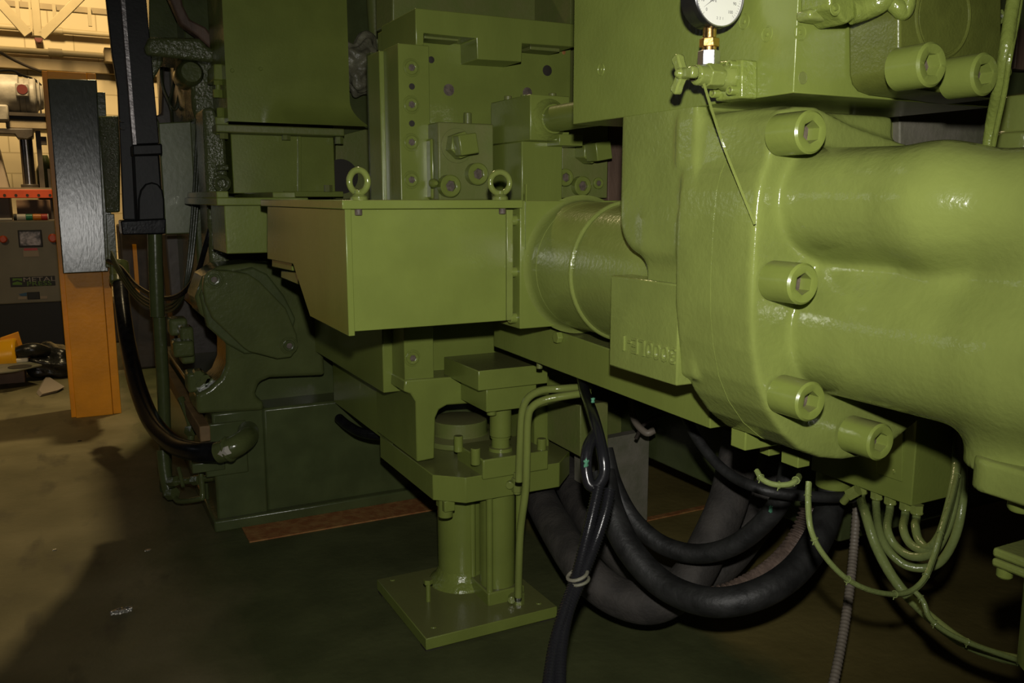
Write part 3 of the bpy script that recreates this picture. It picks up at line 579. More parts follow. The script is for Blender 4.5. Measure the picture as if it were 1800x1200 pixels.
# frame above the base
t = thing('side_frame_assembly', 'dark glossy green machine frame with cable opening behind the black upright', 'machine frame', (0.6, 4.5, 1.0))
b_ = B(); prV(b_, 4.45, [(254, 82), (262, 64), (352, 66), (364, 80), (398, 98), (398, 112), (256, 96)], 0.35); part('shelf', b_, 'sparkle', t, 0.02, seg=3)
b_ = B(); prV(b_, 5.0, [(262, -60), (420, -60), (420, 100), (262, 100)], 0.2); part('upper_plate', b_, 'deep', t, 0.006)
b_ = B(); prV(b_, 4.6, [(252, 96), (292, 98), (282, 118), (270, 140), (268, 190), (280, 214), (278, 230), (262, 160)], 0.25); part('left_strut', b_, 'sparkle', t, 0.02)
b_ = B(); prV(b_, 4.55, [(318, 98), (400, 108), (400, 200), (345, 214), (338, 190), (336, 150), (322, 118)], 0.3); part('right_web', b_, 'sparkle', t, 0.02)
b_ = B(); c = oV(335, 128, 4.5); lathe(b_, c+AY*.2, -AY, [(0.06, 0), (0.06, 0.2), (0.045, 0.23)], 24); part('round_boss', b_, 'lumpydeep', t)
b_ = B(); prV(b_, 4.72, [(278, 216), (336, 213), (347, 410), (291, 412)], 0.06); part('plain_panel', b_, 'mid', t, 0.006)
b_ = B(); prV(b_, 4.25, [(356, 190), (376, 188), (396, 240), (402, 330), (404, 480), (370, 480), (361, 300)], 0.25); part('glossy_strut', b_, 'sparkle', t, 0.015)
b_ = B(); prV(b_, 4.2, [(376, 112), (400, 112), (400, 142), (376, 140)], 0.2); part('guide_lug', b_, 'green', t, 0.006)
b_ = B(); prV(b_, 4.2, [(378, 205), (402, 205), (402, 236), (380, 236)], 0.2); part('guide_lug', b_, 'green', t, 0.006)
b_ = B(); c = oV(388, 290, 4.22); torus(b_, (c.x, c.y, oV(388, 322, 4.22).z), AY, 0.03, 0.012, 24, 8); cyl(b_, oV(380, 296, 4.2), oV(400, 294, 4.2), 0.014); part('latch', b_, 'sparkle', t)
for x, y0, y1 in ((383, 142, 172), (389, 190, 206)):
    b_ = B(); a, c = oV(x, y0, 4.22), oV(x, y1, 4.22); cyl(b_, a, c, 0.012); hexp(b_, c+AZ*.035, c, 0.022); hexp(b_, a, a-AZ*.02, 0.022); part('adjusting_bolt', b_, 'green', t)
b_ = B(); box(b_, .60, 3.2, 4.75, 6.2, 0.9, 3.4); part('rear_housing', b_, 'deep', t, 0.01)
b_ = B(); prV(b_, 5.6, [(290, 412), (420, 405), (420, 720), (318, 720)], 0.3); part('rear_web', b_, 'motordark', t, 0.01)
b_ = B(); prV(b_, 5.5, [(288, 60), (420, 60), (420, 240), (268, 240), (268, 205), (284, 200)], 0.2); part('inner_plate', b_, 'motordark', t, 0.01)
b_ = B(); box(b_, -1.2, 1.1, 4.62, 4.72, 2.66, 3.5); part('unseen_shade_panel', b_, 'deep', t, 0.01)  # panel out of view, added to throw shade on the near floor
bm = B(); prV(bm, 4.55, [(286, -30), (314, -30), (322, 10), (334, 34), (362, 48), (394, 92), (390, 100), (372, 86), (346, 62), (318, 42)], 0.08); single('rusty_lever', bm, 'rustdark', 'brown rusty lever arm crossing in front of the dark upper frame', 'lever', bevel=0.01)
t = thing('dark_back_machine', 'dark brown machine far behind the vertical pipe and black hose', 'machine', oV(270, 600, 8.2))
q0, q1 = oV(208, 395, 8.2), oV(345, 395, 8.2)
b_ = B(); box(b_, q0.x, q1.x, 8.2, 8.6, 0, q0.z); part('housing', b_, 'motordark', t, 0.02)
b_ = B(); box(b_, q0.x-.12, q0.x, 8.2, 8.6, 0.25, .62); part('side_box', b_, 'motordark', t, 0.02)
b_ = B(); bxV(b_, 8.13, 236, 430, 243, 520, .075); part('yellow_strip', b_, 'yellow', t, label='thin yellow upright strip')
b_ = B(); bxV(b_, 8.13, 300, 440, 306, 500, .075); part('brown_strip', b_, 'brown', t, label='thin brown upright strip')
# cables at the left
bm = B(); tube(bm, path((190, 458, 5.3), (212, 470, 5.1), (240, 502, 4.8), (280, 523, 4.5), (316, 518, 4.3), (344, 486, 4.15), (362, 430, 4.05), (378, 372, 4.05), (392, 352, 4.1)), 0.0125); single('black_cable', bm, 'black', 'black cable looping from the cover plate up to the guide block', 'cable')
gl = ['thin dark green cable, outermost of the drooping loop under the black upright', 'thin dark green cable, middle of the drooping loop under the black upright', 'thin dark green cable, innermost of the drooping loop under the black upright']
for k in range(3):
    o_ = k*6
    bm = B(); tube(bm, path((196, 452-k*5, 5.2), (214, 490-o_, 5.0), (246, 530-o_, 4.75), (290, 548-o_, 4.5), (318, 530-o_, 4.35), (328+k*3, 480, 4.3), (336+k*4, 400, 4.3), (343+k*4, 300, 4.3), (347+k*3, 200, 4.3), (346+k*3, 108, 4.4)), 0.0075, 10); single('drooping_cable', bm, 'cabledark', gl[k], 'cable', 'green cables drooping at the left')
for k, (pts, lb) in enumerate((([(310, 98, 4.7), (305, 150, 4.7), (298, 180, 4.7), (310, 190, 4.7), (318, 140, 4.7), (316, 100, 4.7)], 'thin cable hanging in a loop inside the frame opening'), ([(283, 104, 4.7), (286, 150, 4.7), (300, 188, 4.7), (303, 214, 4.75)], 'thin cable at the left of the frame opening, running to the plain panel'), ([(378, 200, 4.15), (374, 225, 4.15), (360, 240, 4.2), (352, 236, 4.25)], 'short dark cable curling off the glossy strut beside the cover'))):
    bm = B(); tube(bm, path(*pts), 0.009, 10); single('frame_cable', bm, 'cabledark', lb, 'cable')
# ------------------------------------------------------------------ guard cover and pedestal, upper left of the middle
VK = 4.10
t = thing('guard_cover', 'large plain green sheet cover hanging at the top, flared at its lower edge', 'cover', oV(505, 218, VK))
u0, u1 = oV(398, 150, VK).x, oV(613, 120, VK).x; zb = oV(505, 217, VK).z; zt = 2.72; bm = B(); fr, bk = [], []
NU, NZ = 24, 30
for i in range(NU+1):
    for j in range(NZ+1):
        s = i/NU; z = zb+(zt-zb)*(j/NZ)**2.0; h = max(0, 1-(z-zb)/0.115); fl = max(0, min(1, (s-0.30)/0.10)); fl = fl*fl*(3-2*fl)
        out = 0.075*h*h*fl; u = u0+(u1-u0)*s+0.07*h*h*fl*s
        fr.append(bm.verts.new((u, VK-out, z-0.006*h*fl))); bk.append(bm.verts.new((u, VK+0.006-out, z-0.006*h*fl)))
ix = lambda i, j: i*(NZ+1)+j
for i in range(NU):
    for j in range(NZ):
        q = (ix(i, j), ix(i+1, j), ix(i+1, j+1), ix(i, j+1)); bm.faces.new([fr[k] for k in q]); bm.faces.new([bk[k] for k in q[::-1]])
def rim(a, b): bm.faces.new((fr[a], fr[b], bk[b], bk[a]))
for i in range(NU): rim(ix(i, 0), ix(i+1, 0)); rim(ix(i, NZ), ix(i+1, NZ))
for j in range(NZ): rim(ix(0, j), ix(0, j+1)); rim(ix(NU, j), ix(NU, j+1))
part('sheet', bm, 'green', t)
b_ = B(); box(b_, u0, u0+.006, VK+.007, VK+.4, zb, zt); part('side_sheet', b_, 'green', t)
for x, y in ((458, 121), (408, 124)):
    b_ = B(); c = oV(x, y, VK); lathe(b_, c, -AY, [(0.009, 0), (0.007, 0.005)], 14); part('rivet', b_, 'green', t)
VQ = 4.25
t = thing('pedestal_block', 'stepped green pedestal between the sheet cover and the box top plate', 'pedestal', oV(500, 345, VQ))
b_ = B(); box(b_, oV(380, 230, 4.13).x, oV(606, 232, 4.13).x, 4.13, 4.6, oV(500, 236, 4.13).z, oV(500, 222, 4.13).z); part('top_flange', b_, 'old', t, 0.006)
b_ = B(); bxV(b_, VQ, 408, 232, 527, 340, 0.3); part('left_body', b_, 'green', t, 0.004)
b_ = B(); bxV(b_, VQ+.015, 527, 232, 588, 344, 0.28); part('right_body', b_, 'green', t, 0.004)
b_ = B(); prV(b_, VQ-.012, [(524, 232), (530, 232), (530, 342), (524, 342)], 0.05); part('corner_bead', b_, 'brushed', t, 0.002)
b_ = B(); bxV(b_, VQ-.03, 500, 336, 604, 346, 0.3); part('foot_flange', b_, 'green', t, 0.004)
for x, y in ((503, 240), (596, 247), (393, 238), (577, 331)):
    b_ = B(); c = oV(x, y, VQ-.05); hexp(b_, c+AZ*.016, c-AZ*.016, 0.021); part('bolt', b_, 'old', t)
t = thing('support_shelf', 'green shelf plate and block carrying the left end of the long box', 'shelf', oV(430, 445, 3.6))
b_ = B(); box(b_, oV(381, 352, 3.58).x, .9, 3.58, 4.6, oV(430, 361, 3.58).z, oV(430, 347, 3.58).z); part('shelf_plate', b_, 'green', t, 0.004)
for x0, x1, y0 in ((381, 402, 336), (480, 520, 337)):
    b_ = B(); box(b_, oV(x0, 352, 3.6).x, oV(x1, 345, 3.6).x, 3.6, 4.5, oV(430, 348, 3.58).z, oV(430, y0, 3.6).z); part('spacer_bar', b_, 'green', t, 0.004)
b_ = B(); box(b_, 1.0, 1.6, 3.75, 4.2, oV(430, 361, 3.58).z-.5, oV(430, 347, 3.58).z-.03); part('support_web', b_, 'deep', t, 0.004)
b_ = B(); bxV(b_, 3.62, 396, 360, 476, 445, 0.35); part('hanging_block', b_, 'green', t, 0.004)
# ------------------------------------------------------------------ long box on the flange (toggle housing)
VX = 2.15; UX = 0.632
ztop = 1.496; zpl = 1.4735
t = thing('link_box', 'long open green box with eye bolts on its top plate, bolted to the barrel flange', 'box housing', oV(750, 585, VX))
b_ = B(); box(b_, UX-.01, 1.135, VX-.012, 3.15, zpl, ztop); part('top_plate', b_, 'brushed', t, 0.002)
b_ = B(); pts = [oU(x, y, UX) for x, y in ((605, 366), (609, 589), (545, 556), (515, 464), (470, 455), (470, 360))]; pts[0].y = VX; pts[1].y = VX; pts[0].z = zpl; pts[-1].z = zpl; prism(b_, pts, (0.017, 0, 0)); part('end_plate', b_, 'brushed', t, 0.002)
b_ = B(); z0 = oV(617, 583, VX+.012).z; box(b_, UX+.017, oV(890, 470, VX+.012).x, VX+.012, VX+.03, z0, zpl); part('front_panel', b_, 'green', t, 0.002)
b_ = B(); box(b_, oV(886, 470, VX+.03).x, oV(897, 470, VX+.03).x, VX+.012, 2.8, z0, zpl-.004); part('right_plate', b_, 'cast', t, 0.002)
b_ = B(); box(b_, oV(886, 470, VX+.03).x, 1.14, VX+.05, VX+.08, z0, zpl-.004); part('gap_web', b_, 'old', t, 0.002)
ur = oV(896, 470, VX+.03).x
for y in (387, 478, 559):
    c = oV(900, y, VX+.022); socket_bolt(t, (ur+.032, VX+.026, c.z), -AX, 0.0155, 0.036, depth=0.35)
for x in (631, 884):
    b_ = B(); c = oV(x, 372, VX+.0); cyl(b_, (c.x, VX+.004, zpl), (c.x, VX+.004, zpl-.016), 0.0095); part('plate_bolt', b_, 'socket', t, 0.002)
for (x, y, turn) in ((631, 327, 0.95), (879, 328, 0.1)):
    c = oV(x, 352, VX+.03); b_ = B(); ax = Vector((math.sin(turn), math.cos(turn), 0)); R = 0.029
    lathe(b_, (c.x, c.y, ztop), AZ, [(0.023, 0), (0.022, 0.008), (0.012, 0.016), (0.011, 0.024)], 24)
    torus(b_, (c.x, c.y, ztop+.014+R+.004), ax, R, 0.0085, 36, 12); part('eye_bolt', b_, 'cast', t)
b_ = B(); pts = [oU(x, y, UX+.03) for x, y in ((513, 462), (513, 476), (478, 469), (478, 448))]; prism(b_, pts, (0.12, 0, 0)); part('lower_tab', b_, 'green', t, 0.003)
b_ = B(); pts = [oU(x, y, UX+.06) for x, y in ((524, 500), (524, 478), (494, 476), (494, 488))]; prism(b_, pts, (0.12, 0, 0)); part('lower_tab', b_, 'green', t, 0.003)
# barrel with square flange
CB = Vector((1.335, 0, 1.308)); RB = 0.182
t = thing('barrel', 'round green barrel with raised ring running into the square flange', 'barrel', (CB.x, VX, CB.z-RB))
zf0 = oV(950, 575, VX).z; uf0 = oV(913, 470, VX).x
b_ = B(); box(b_, uf0, 1.56, VX-.004, VX+.12, zf0, ztop-.002); part('square_flange', b_, 'green', t, 0.003)
b_ = B(); lathe(b_, (CB.x, VX, CB.z), -AY, [(RB+.02, 0), (RB+.008, 0.006), (RB+.002, 0.016), (RB, 0.03), (RB, .055), (RB-.0015, .057), (RB, .059), (RB, .75)], 72); part('tube', b_, 'cast', t)
b_ = B(); torus(b_, (CB.x, 1.905, CB.z), AY, RB+.001, 0.007, 72, 10); part('raised_ring', b_, 'cast', t)
b_ = B(); c = oV(929, 452, VX-.004); box(b_, c.x-.007, c.x+.009, VX-.012, VX, c.z-.008, c.z+.008); part('index_key', b_, 'green', t, 0.001)
b_ = B(); c = oV(924, 400, VX-.004); box(b_, c.x-.002, c.x+.001, VX-.008, VX, c.z-.06, c.z+.12); part('scribe_plate', b_, 'green', t)
# ------------------------------------------------------------------ guide post and die platen behind the box
VGD = 2.83
t = thing('guide_post', 'tall square green guide block with a line of socket screws, behind the box', 'guide block', oV(728, 668, VGD))
b_ = B(); ug0, ug1 = oV(704, 300, VGD).x, oV(757.5, 300, VGD).x; zg0, zg1 = oV(725, 669, VGD).z, oV(728, 78, VGD).z; box(b_, ug0, ug1, VGD, VGD+.15, zg0, zg1); part('front_block', b_, 'green', t, 0.003)
b_ = B(); ub = oV(670, 250, VGD+.15).x; box(b_, ub, ug1, VGD+.15, VGD+.28, zg0-.05, oV(680, 90, VGD+.15).z); part('rear_block', b_, 'brushed', t, 0.003)
b_ = B(); ub2 = oV(655, 250, VGD+.28).x; box(b_, ub2, ug1, VGD+.28, VGD+.33, zg0-.05, oV(660, 92, VGD+.28).z); part('back_rib', b_, 'deep', t, 0.003)
for y in (119, 184, 250, 316, 629):
    c = oV(723 if y < 600 else 725, y, VGD)
    b_ = B(); torus(b_, c, AY, 0.0285, 0.0022, 32, 6); part('counterbore', b_, 'green', t)
    socket_bolt(t, c, -AY, 0.0235, 0.007, depth=.85, hexr=.5)
for y in (152, 217):
    b_ = B(); c = oV(724, y, VGD); cyl(b_, c+AY*.01, c-AY*.0006, 0.0105, n=20); part('screw_hole', b_, 'hole', t)
VD = 2.97
t = thing('die_platen', 'wide flat green platen face with round holes under an overhanging lip', 'platen', oV(880, 350, VD))
zd0 = oV(880, 700, VD).z
b_ = B(); box(b_, ug1+.002, oV(1003, 200, VD).x, VD, VD+.4, zd0, oV(880, 40, VD).z); part('face_plate', b_, 'green', t, 0.004)
b_ = B(); box(b_, oV(1003, 200, VD+.05).x, 2.3, VD+.06, VD+.4, zd0, 2.4); part('side_plate', b_, 'old', t, 0.004)
b_ = B(); prV(b_, VGD+.0, [(730, 14), (1010, 42), (1010, 83), (918, 76), (917, 109), (839, 104), (838, 67), (745, 58), (745, 80), (731, 79)], 0.35); part('overhang_lip', b_, 'brushed', t, 0.003)
for x0, y0, x1, y1 in ((746, 60, 806, 70), (932, 78, 984, 89)):
    b_ = B(); bxV(b_, VGD+.05, x0, y0, x1, y1, 0.08); part('shim_bar', b_, 'old', t, 0.002)
b_ = B(); prV(b_, VD+.35, [(690, -60), (1012, -60), (1012, 60), (690, 40)], 0.2); part('upper_rail', b_, 'old', t, 0.005)
for x, y, r, m_ in ((789, 158, .021, 'socket'), (962, 124, .02, 'hole'), (927, 163, .02, 'socket'), (758, 105, .012, 'hole'), (991, 92, .008, 'rust')):
    b_ = B(); c = oV(x, y, VD); lathe(b_, c+AY*.02, -AY, [(r, 0), (r, 0.0203), (r*.8, .0206), (r*.3, .0215)], 24); part('hole_plug', b_, m_, t)
# lock block with square-headed bolt
VL = 2.74
t = thing('lock_block', 'square green block left of the tall bracket, with a square-headed bolt and two socket screws', 'block', oV(815, 350, VL))
b_ = B(); bxV(b_, VL, 771, 216, 868, 352, 0.26); part('block', b_, 'old', t, 0.005)
b_ = B(); bxV(b_, VL+.05, 758, 243, 772, 350, 0.2); part('side_fillet', b_, 'brushed', t, 0.008)
c = oV(803, 256, VL); b_ = B(); lathe(b_, c, -AY, [(0.058, 0), (0.058, 0.004)], 36); part('washer', b_, 'old', t, 0.001)
b_ = B(); hexp(b_, c-AY*.002, c-AY*.05, 0.046, 0.35); part('hex_nut', b_, 'green', t, 0.003)
b_ = B(); hexp(b_, c-AY*.05, c-AY*.10, 0.047, 0.95, 4); part('square_head', b_, 'green', t, 0.004)
for x, y in ((786, 327), (834, 306)):
    c = oV(x, y, VL); socket_bolt(t, c, -AY, 0.0375, 0.036, hexr=.5)
b_ = B(); c = oV(822, 216, VL+.1); cyl(b_, (c.x, c.y, c.z-.02), (c.x, c.y, c.z+.035), 0.014); part('dowel_pin', b_, 'old', t, 0.003)
b_ = B(); c = oV(763, 322, VL); lathe(b_, c+AY*.01, -AY, [(.016, 0), (.014, .02), (.006, .03)], 20); part('ball_plunger', b_, 'green', t)
# rod bracket
UR = 1.36
t = thing('rod_bracket', 'tall green bracket block with a welded round rod, beside the upper panel', 'bracket', (1.45, 2.6, 1.49))
zr1 = oV(930, 165, 2.51).z; zr0 = oV(960, 247, 2.51).z
ur0 = oV(932, 210, 2.51).x; ur1 = oV(992, 210, 2.51).x
b_ = B(); box(b_, ur0, ur1+.02, 2.51, 2.80, zr0, zr1); part('upper_block', b_, 'green', t, 0.003)
b_ = B(); ul0, ul1 = oV(917, 300, 2.57).x, oV(989, 300, 2.57).x; box(b_, ul0, ul1, 2.57, 2.83, 1.45, oV(950, 249, 2.57).z); part('lower_block', b_, 'brushed', t, 0.004)
c = oV(966, 210, 2.51)
b_ = B(); lathe(b_, c, -AY, [(.066, 0), (.060, .008), (.054, .012), (.046, .03)], 40); part('weld', b_, 'lumpy', t)
b_ = B(); cyl(b_, c, c-AY*.62, 0.041); part('rod', b_, 'brushed', t)
for x, y, dv in ((893, 176, .24), (922, 168, .18), (971, 171, .1)):
    q = oV(x, y, 2.51+dv); b_ = B(); cyl(b_, (q.x, q.y, zr1), (q.x, q.y, zr1+.02), 0.013); part('screw', b_, 'old', t, 0.002)
b_ = B(); box(b_, ur1-.03, ur1+.06, 2.49, 2.6, zr0-.015, zr0+.02); part('stop_plate', b_, 'green', t, 0.002)
# bolted plate seen under the upper panel
VS = 2.62
t = thing('bolted_plate', 'green plate with square-headed bolt and socket screws in the shadow under the upper panel', 'plate', oV(1030, 345, VS))
b_ = B(); bxV(b_, VS, 988, 180, 1069, 348, 0.2); part('plate', b_, 'old', t, 0.003)
for x, y, r, h in ((1018, 327, .034, .03), (1050, 322, .020, .012), (988, 312, .03, .03)):
    socket_bolt(t, oV(x, y, VS), -AY, r, h)
c = oV(1026, 268, VS); b_ = B(); hexp(b_, c, c-AY*.06, 0.04, .5); hexp(b_, c-AY*.06, c-AY*.13, 0.043, .95, 4); part('square_bolt', b_, 'green', t, 0.003)
b_ = B(); bxV(b_, VS+.02, 1068.5, 120, 1092, 600, 0.05); single('brown_strip', b_, 'rustdark', 'upright brown strip in the dark gap left of the big casting', 'strip', bevel=0.002)
bm = B()
bmesh.ops.create_icosphere(bm, subdivisions=5, radius=1)
c = oV(634, 115, 4.35)
for v in bm.verts:
    n = v.co.copy(); k = 1+.10*math.sin(7*n.z+3*n.x)+.08*math.sin(11*n.y+5*n.z)+.05*math.sin(19*n.z)
    v.co = c+Vector((n.x*.10*k, n.y*.08*k, n.z*.145*k+(.02*math.sin(4*n.x))))
single('masked_fitting', bm, 'wrap', 'crumpled film-wrapped fitting in the gap right of the sheet cover', 'fitting', angle=60)
t = thing('rear_press_wall_plate', 'dusty green rear plate with a round port behind the eye bolt', 'plate', oV(620, 345, 4.5))
b_ = B(); prV(b_, 4.5, [(585, -60), (690, -60), (690, 350), (585, 350)], 0.06); part('plate', b_, 'deep', t, 0.003)
b_ = B(); prV(b_, 4.42, [(590, 240), (670, 220), (670, 350), (590, 350)], 0.05); part('port_plate', b_, 'old', t, 0.003)
b_ = B(); c = oV(600, 310, 4.42); cyl(b_, c, c-AY*.003, 0.088, n=36); part('port', b_, 'hole', t)
b_ = B(); tube(b_, [oV(655, -40, 4.45), oV(660, 40, 4.45), oV(663, 90, 4.45)], 0.04, smooth=False); part('edge_pipe', b_, 'old', t)
# ------------------------------------------------------------------ lower press housing
UH = 1.075
t = thing('press_bed', 'green press bed with arched opening and chamfered deck, under the long box', 'press bed', (1.3, 2.9, 0.5))
zl1 = oV(690, 640, VGD+.13).z
b_ = B(); box(b_, oV(673.5, 660, VGD+.13).x, 2.2, VGD+.13, VBASE, oV(690, 689, VGD+.13).z, zl1+.15); part('upper_ledge', b_, 'brushed', t, 0.004)
VH = VGD-.01
b_ = B(); prV(b_, VH, [(710, 688), (722, 692), (731, 706), (733, 812), (764, 806), (766, 734), (772, 720), (786, 712), (900, 704), (940, 704), (940, 800), (966, 796), (966, 650), (712, 668)], 0.45); part('arched_front', b_, 'green', t, 0.006)
b_ = B(); vst = oU(668, 780, UH).y; zst = oU(668, 769, UH).z; ztp = oV(690, 689, VGD+.13).z; box(b_, UH+.002, UH+.1, VH+.3, vst, oU(761, 835, UH).z-.002, ztp+.02); part('side_wall', b_, 'brushed', t, 0.004)
b_ = B(); box(b_, UH+.003, UH+.1, vst-.01, VBASE, zst, ztp+.02); part('rear_side_wall', b_, 'brushed', t, 0.004)
B_ = oU(761, 879, UH); zdk0 = B_.z; zdk1 = oU(761, 835, UH).z
C_, D_, E_ = oZ(819, 884.5, zdk0), oZ(982, 855, zdk0), oZ(1001, 833, zdk0)
b_ = B(); prism(b_, [Vector((p[0], p[1], zdk0)) for p in ((UH, vst), (UH, B_.y), (C_.x, C_.y), (D_.x, C_.y), (E_.x, E_.y), (E_.x, vst))], (0, 0, zdk1-zdk0)); part('deck', b_, 'brushed', t, 0.003)
b_ = B(); box(b_, oU(745, 850, UH).x+.03, UH+.07, 2.66, 2.74, zdk0-.04, zdk0); cyl(b_, (UH+.05, 2.7, zdk0-.07), (UH+.05, 2.7, zdk0), 0.026); part('deck_stop', b_, 'green', t, 0.003)
b_ = B(); c = oV(800, 760, 3.05); lathe(b_, (c.x+.02, 3.05, zdk1), AZ, [(.15, 0), (.15, .02), (.11, .035), (.11, .09), (.06, .1)], 48); part('spigot', b_, 'old', t, 0.003)
UE = 1.60
b_ = B(); prU(b_, UE, [(962, 772), (1020, 803), (1020, 712), (962, 702)], 0.12); part('right_cheek', b_, 'old', t, 0.003)
b_ = B(); box(b_, UH+.1, 2.1, vst, VBASE, zst, ztp); part('dark_core', b_, 'deep', t)
bm = B(); tube(bm, path((596, 735, 3.98), (612, 748, 3.9), (635, 760, 3.8), (668, 764, 3.7), (720, 760, 3.7)), 0.022); single('base_hose', bm, 'black', 'short black hose leaving the machine base behind the press bed', 'hose')
# ------------------------------------------------------------------ support stand
t = thing('support_stand', 'green support stand: round tube on a square floor plate', 'stand', (1.22, 2.76, 0))
b_ = B(); box(b_, .968, 1.475, 2.507, 3.02, 0.008, 0.05); part('base_plate', b_, 'green', t, 0.003)
TC = Vector((1.262, 2.872, 0))
b_ = B(); cyl(b_, TC+AZ*.05, TC+AZ*zdk0, 0.091, n=56); part('tube', b_, 'green', t)
b_ = B(); lathe(b_, TC+AZ*.05, AZ, [(.128, 0), (.124, .01), (.108, .022), (.097, .04), (.091, .06)], 56); part('weld_collar', b_, 'lumpy', t)
for x, y in ((690, 1019), (762, 1102), (947, 1060)):
    b_ = B(); q = oZ(x, y, .05); lathe(b_, q, AZ, [(.010, 0), (.008, .003)], 16); part('plugged_hole', b_, 'green', t)
for u, v in ((1.0, 2.54), (1.44, 2.54), (1.0, 2.99), (1.44, 2.99)):
    b_ = B(); box(b_, u-.03, u+.03, v-.025, v+.025, 0, .009); part('levelling_shim', b_, 'hole', t)
b_ = B(); q = oZ(753, 1056, .05); cyl(b_, q, q+AZ*.075, .0085); hexp(b_, q+AZ*.068, q+AZ*.085, .017); part('jacking_bolt', b_, 'green', t)
# lift cylinder
VCY = C_.y+.012
t = thing('lift_cylinder', 'green tie-rod hydraulic cylinder mounted upright against the support stand tube', 'hydraulic cylinder', oV(880, 1075, VCY))
ua, ub_ = oV(858, 1000, VCY).x, oV(922, 1000, VCY).x; W = ub_-ua; cc = Vector(((ua+ub_)/2, VCY+W/2, 0)); zc0, zc1 = oV(858, 1068, VCY).z, oV(858, 1043, VCY).z
b_ = B(); box(b_, ua, ub_, VCY, VCY+W*1.25, zc0, zc1); part('lower_cap', b_, 'green', t, 0.005)
zu0, zu1 = oV(858, 870, VCY).z, oV(858, 836, VCY).z
b_ = B(); box(b_, ua, ub_, VCY-.01, VCY+W*1.25, zu0, zu1); part('upper_cap', b_, 'green', t, 0.006)
uf, ug = oV(848, 820, VCY-.02).x, oV(963, 800, VCY-.02).x; zf = oV(848, 808, VCY-.02).z
b_ = B(); box(b_, uf, ug, VCY-.025, VCY+.2, zu1-.004, zf); part('mounting_flange', b_, 'green', t, 0.005)
b_ = B(); cyl(b_, cc+AZ*zc1, cc+AZ*zu0, W*.44, n=44); part('cylinder_tube', b_, 'green', t)
for du, dv in ((.09, .1), (.9, .1), (.09, 1.1), (.9, 1.1)):
    b_ = B(); p = Vector((ua+W*du, VCY+W*dv, 0)); cyl(b_, p+AZ*(zc0-.008), p+AZ*(zu0+.01), .0125, n=16); part('tie_rod', b_, 'green', t)
    b_ = B(); lathe(b_, p+AZ*(zc0-.022), AZ, [(.014, 0), (.019, .006), (.019, .022)], 20); part('tie_rod_nut', b_, 'green', t)
for x, y0, y1, dv in ((806, 797, 780, .17), (836, 817, 800, .0), (952, 800, 783, .0)):
    a = oV(x, y0, VCY+dv); b_ = B(); cyl(b_, (a.x, a.y, zf-.02), (a.x, a.y, zf+.04), .017, n=24); part('flange_bolt', b_, 'green', t, 0.003)
pr = oV(880, 780, VCY+.06); zy = oV(880, 719, VCY).z
b_ = B(); lathe(b_, (pr.x, pr.y, zf), AZ, [(.044, 0), (.044, .012), (.033, .014), (.032, .045), (.036, .046), (.036, .052), (.039, .056), (.039, zy-zf+.02)], 40); part('piston_rod', b_, 'green', t)
b_ = B(); x0, x1 = oV(855, 700, VCY-.02).x, oV(943, 695, VCY-.02).x; zy1 = oV(855, 682, VCY-.02).z; box(b_, x0, x1, VCY-.02, VCY+.24, zy, zy1); part('lower_yoke', b_, 'green', t, 0.003)
b_ = B(); x0, x1 = oV(841, 670, VCY-.04).x, oV(963, 660, VCY-.04).x; zy2 = oV(841, 652, VCY-.04).z; box(b_, x0, x1, VCY-.04, VCY+.26, zy1-.002, zy2); part('upper_yoke', b_, 'green', t, 0.003)
for x, y, dv in ((864, 722, 0), (835, 710, .17)):
    c = oV(x, y, VCY+.02+dv); b_ = B(); cyl(b_, (c.x, c.y, zy-.022), (c.x, c.y, zy), .017, n=24); part('yoke_bolt', b_, 'green', t, 0.003)
for x, y in ((909, 851), (912, 1052)):
    c = oV(x, y, VCY-.03); b_ = B(); hexp(b_, c-AZ*.025, c+AZ*.025, .021); cyl(b_, c-AZ*.035, c+AZ*.045, .014); cyl(b_, c+AX*-.03, c+AY*.05, .014); part('pipe_fitting', b_, 'cast', t, 0.002)
rr = .0125
bm = B(); tube(bm, path((1036, 681, 2.80), (1012, 681, 2.76), (985, 683, 2.74), (952, 686, 2.75), (928, 700, 2.76), (918, 725, 2.77), (915, 770, 2.78), (912, 846, 2.80)), rr, per=10); single('hydraulic_pipe', bm, 'cast', 'bent green hydraulic pipe ending at the upper fitting of the lift cylinder', 'pipe', 'bent pipes of the lift cylinder')
bm = B(); tube(bm, path((1034, 691, 2.74), (1024, 691, 2.72), (985, 697, 2.71), (957, 703, 2.71), (937, 714, 2.72), (928, 735, 2.73), (926, 800, 2.74), (924, 860, 2.76), (915, 930, 2.80), (912, 1000, 2.84), (911, 1048, 2.87)), rr, per=10); single('hydraulic_pipe', bm, 'cast', 'bent green hydraulic pipe running down to the lower fitting of the lift cylinder', 'pipe', 'bent pipes of the lift cylinder')
# rail under the barrel
UQ = 1.30
t = thing('carriage_rail', 'long straight green rail running back under the barrel', 'rail', oU(1060, 684, UQ))
b_ = B(); prU(b_, UQ, [(868, 609), (868, 543), (1248, 674), (1248, 753.5)], 0.10); part('rail_bar', b_, 'brushed', t, 0.003)
c = oU(985, 592, UQ); b_ = B(); hexp(b_, c, c-AX*.018, .019); part('bolt', b_, 'green', t, 0.002)
c = oU(934, 642, UQ); b_ = B(); cyl(b_, c+AX*.03-AZ*.012, c+AX*.03+AZ*.03, .01); part('stud', b_, 'old', t)
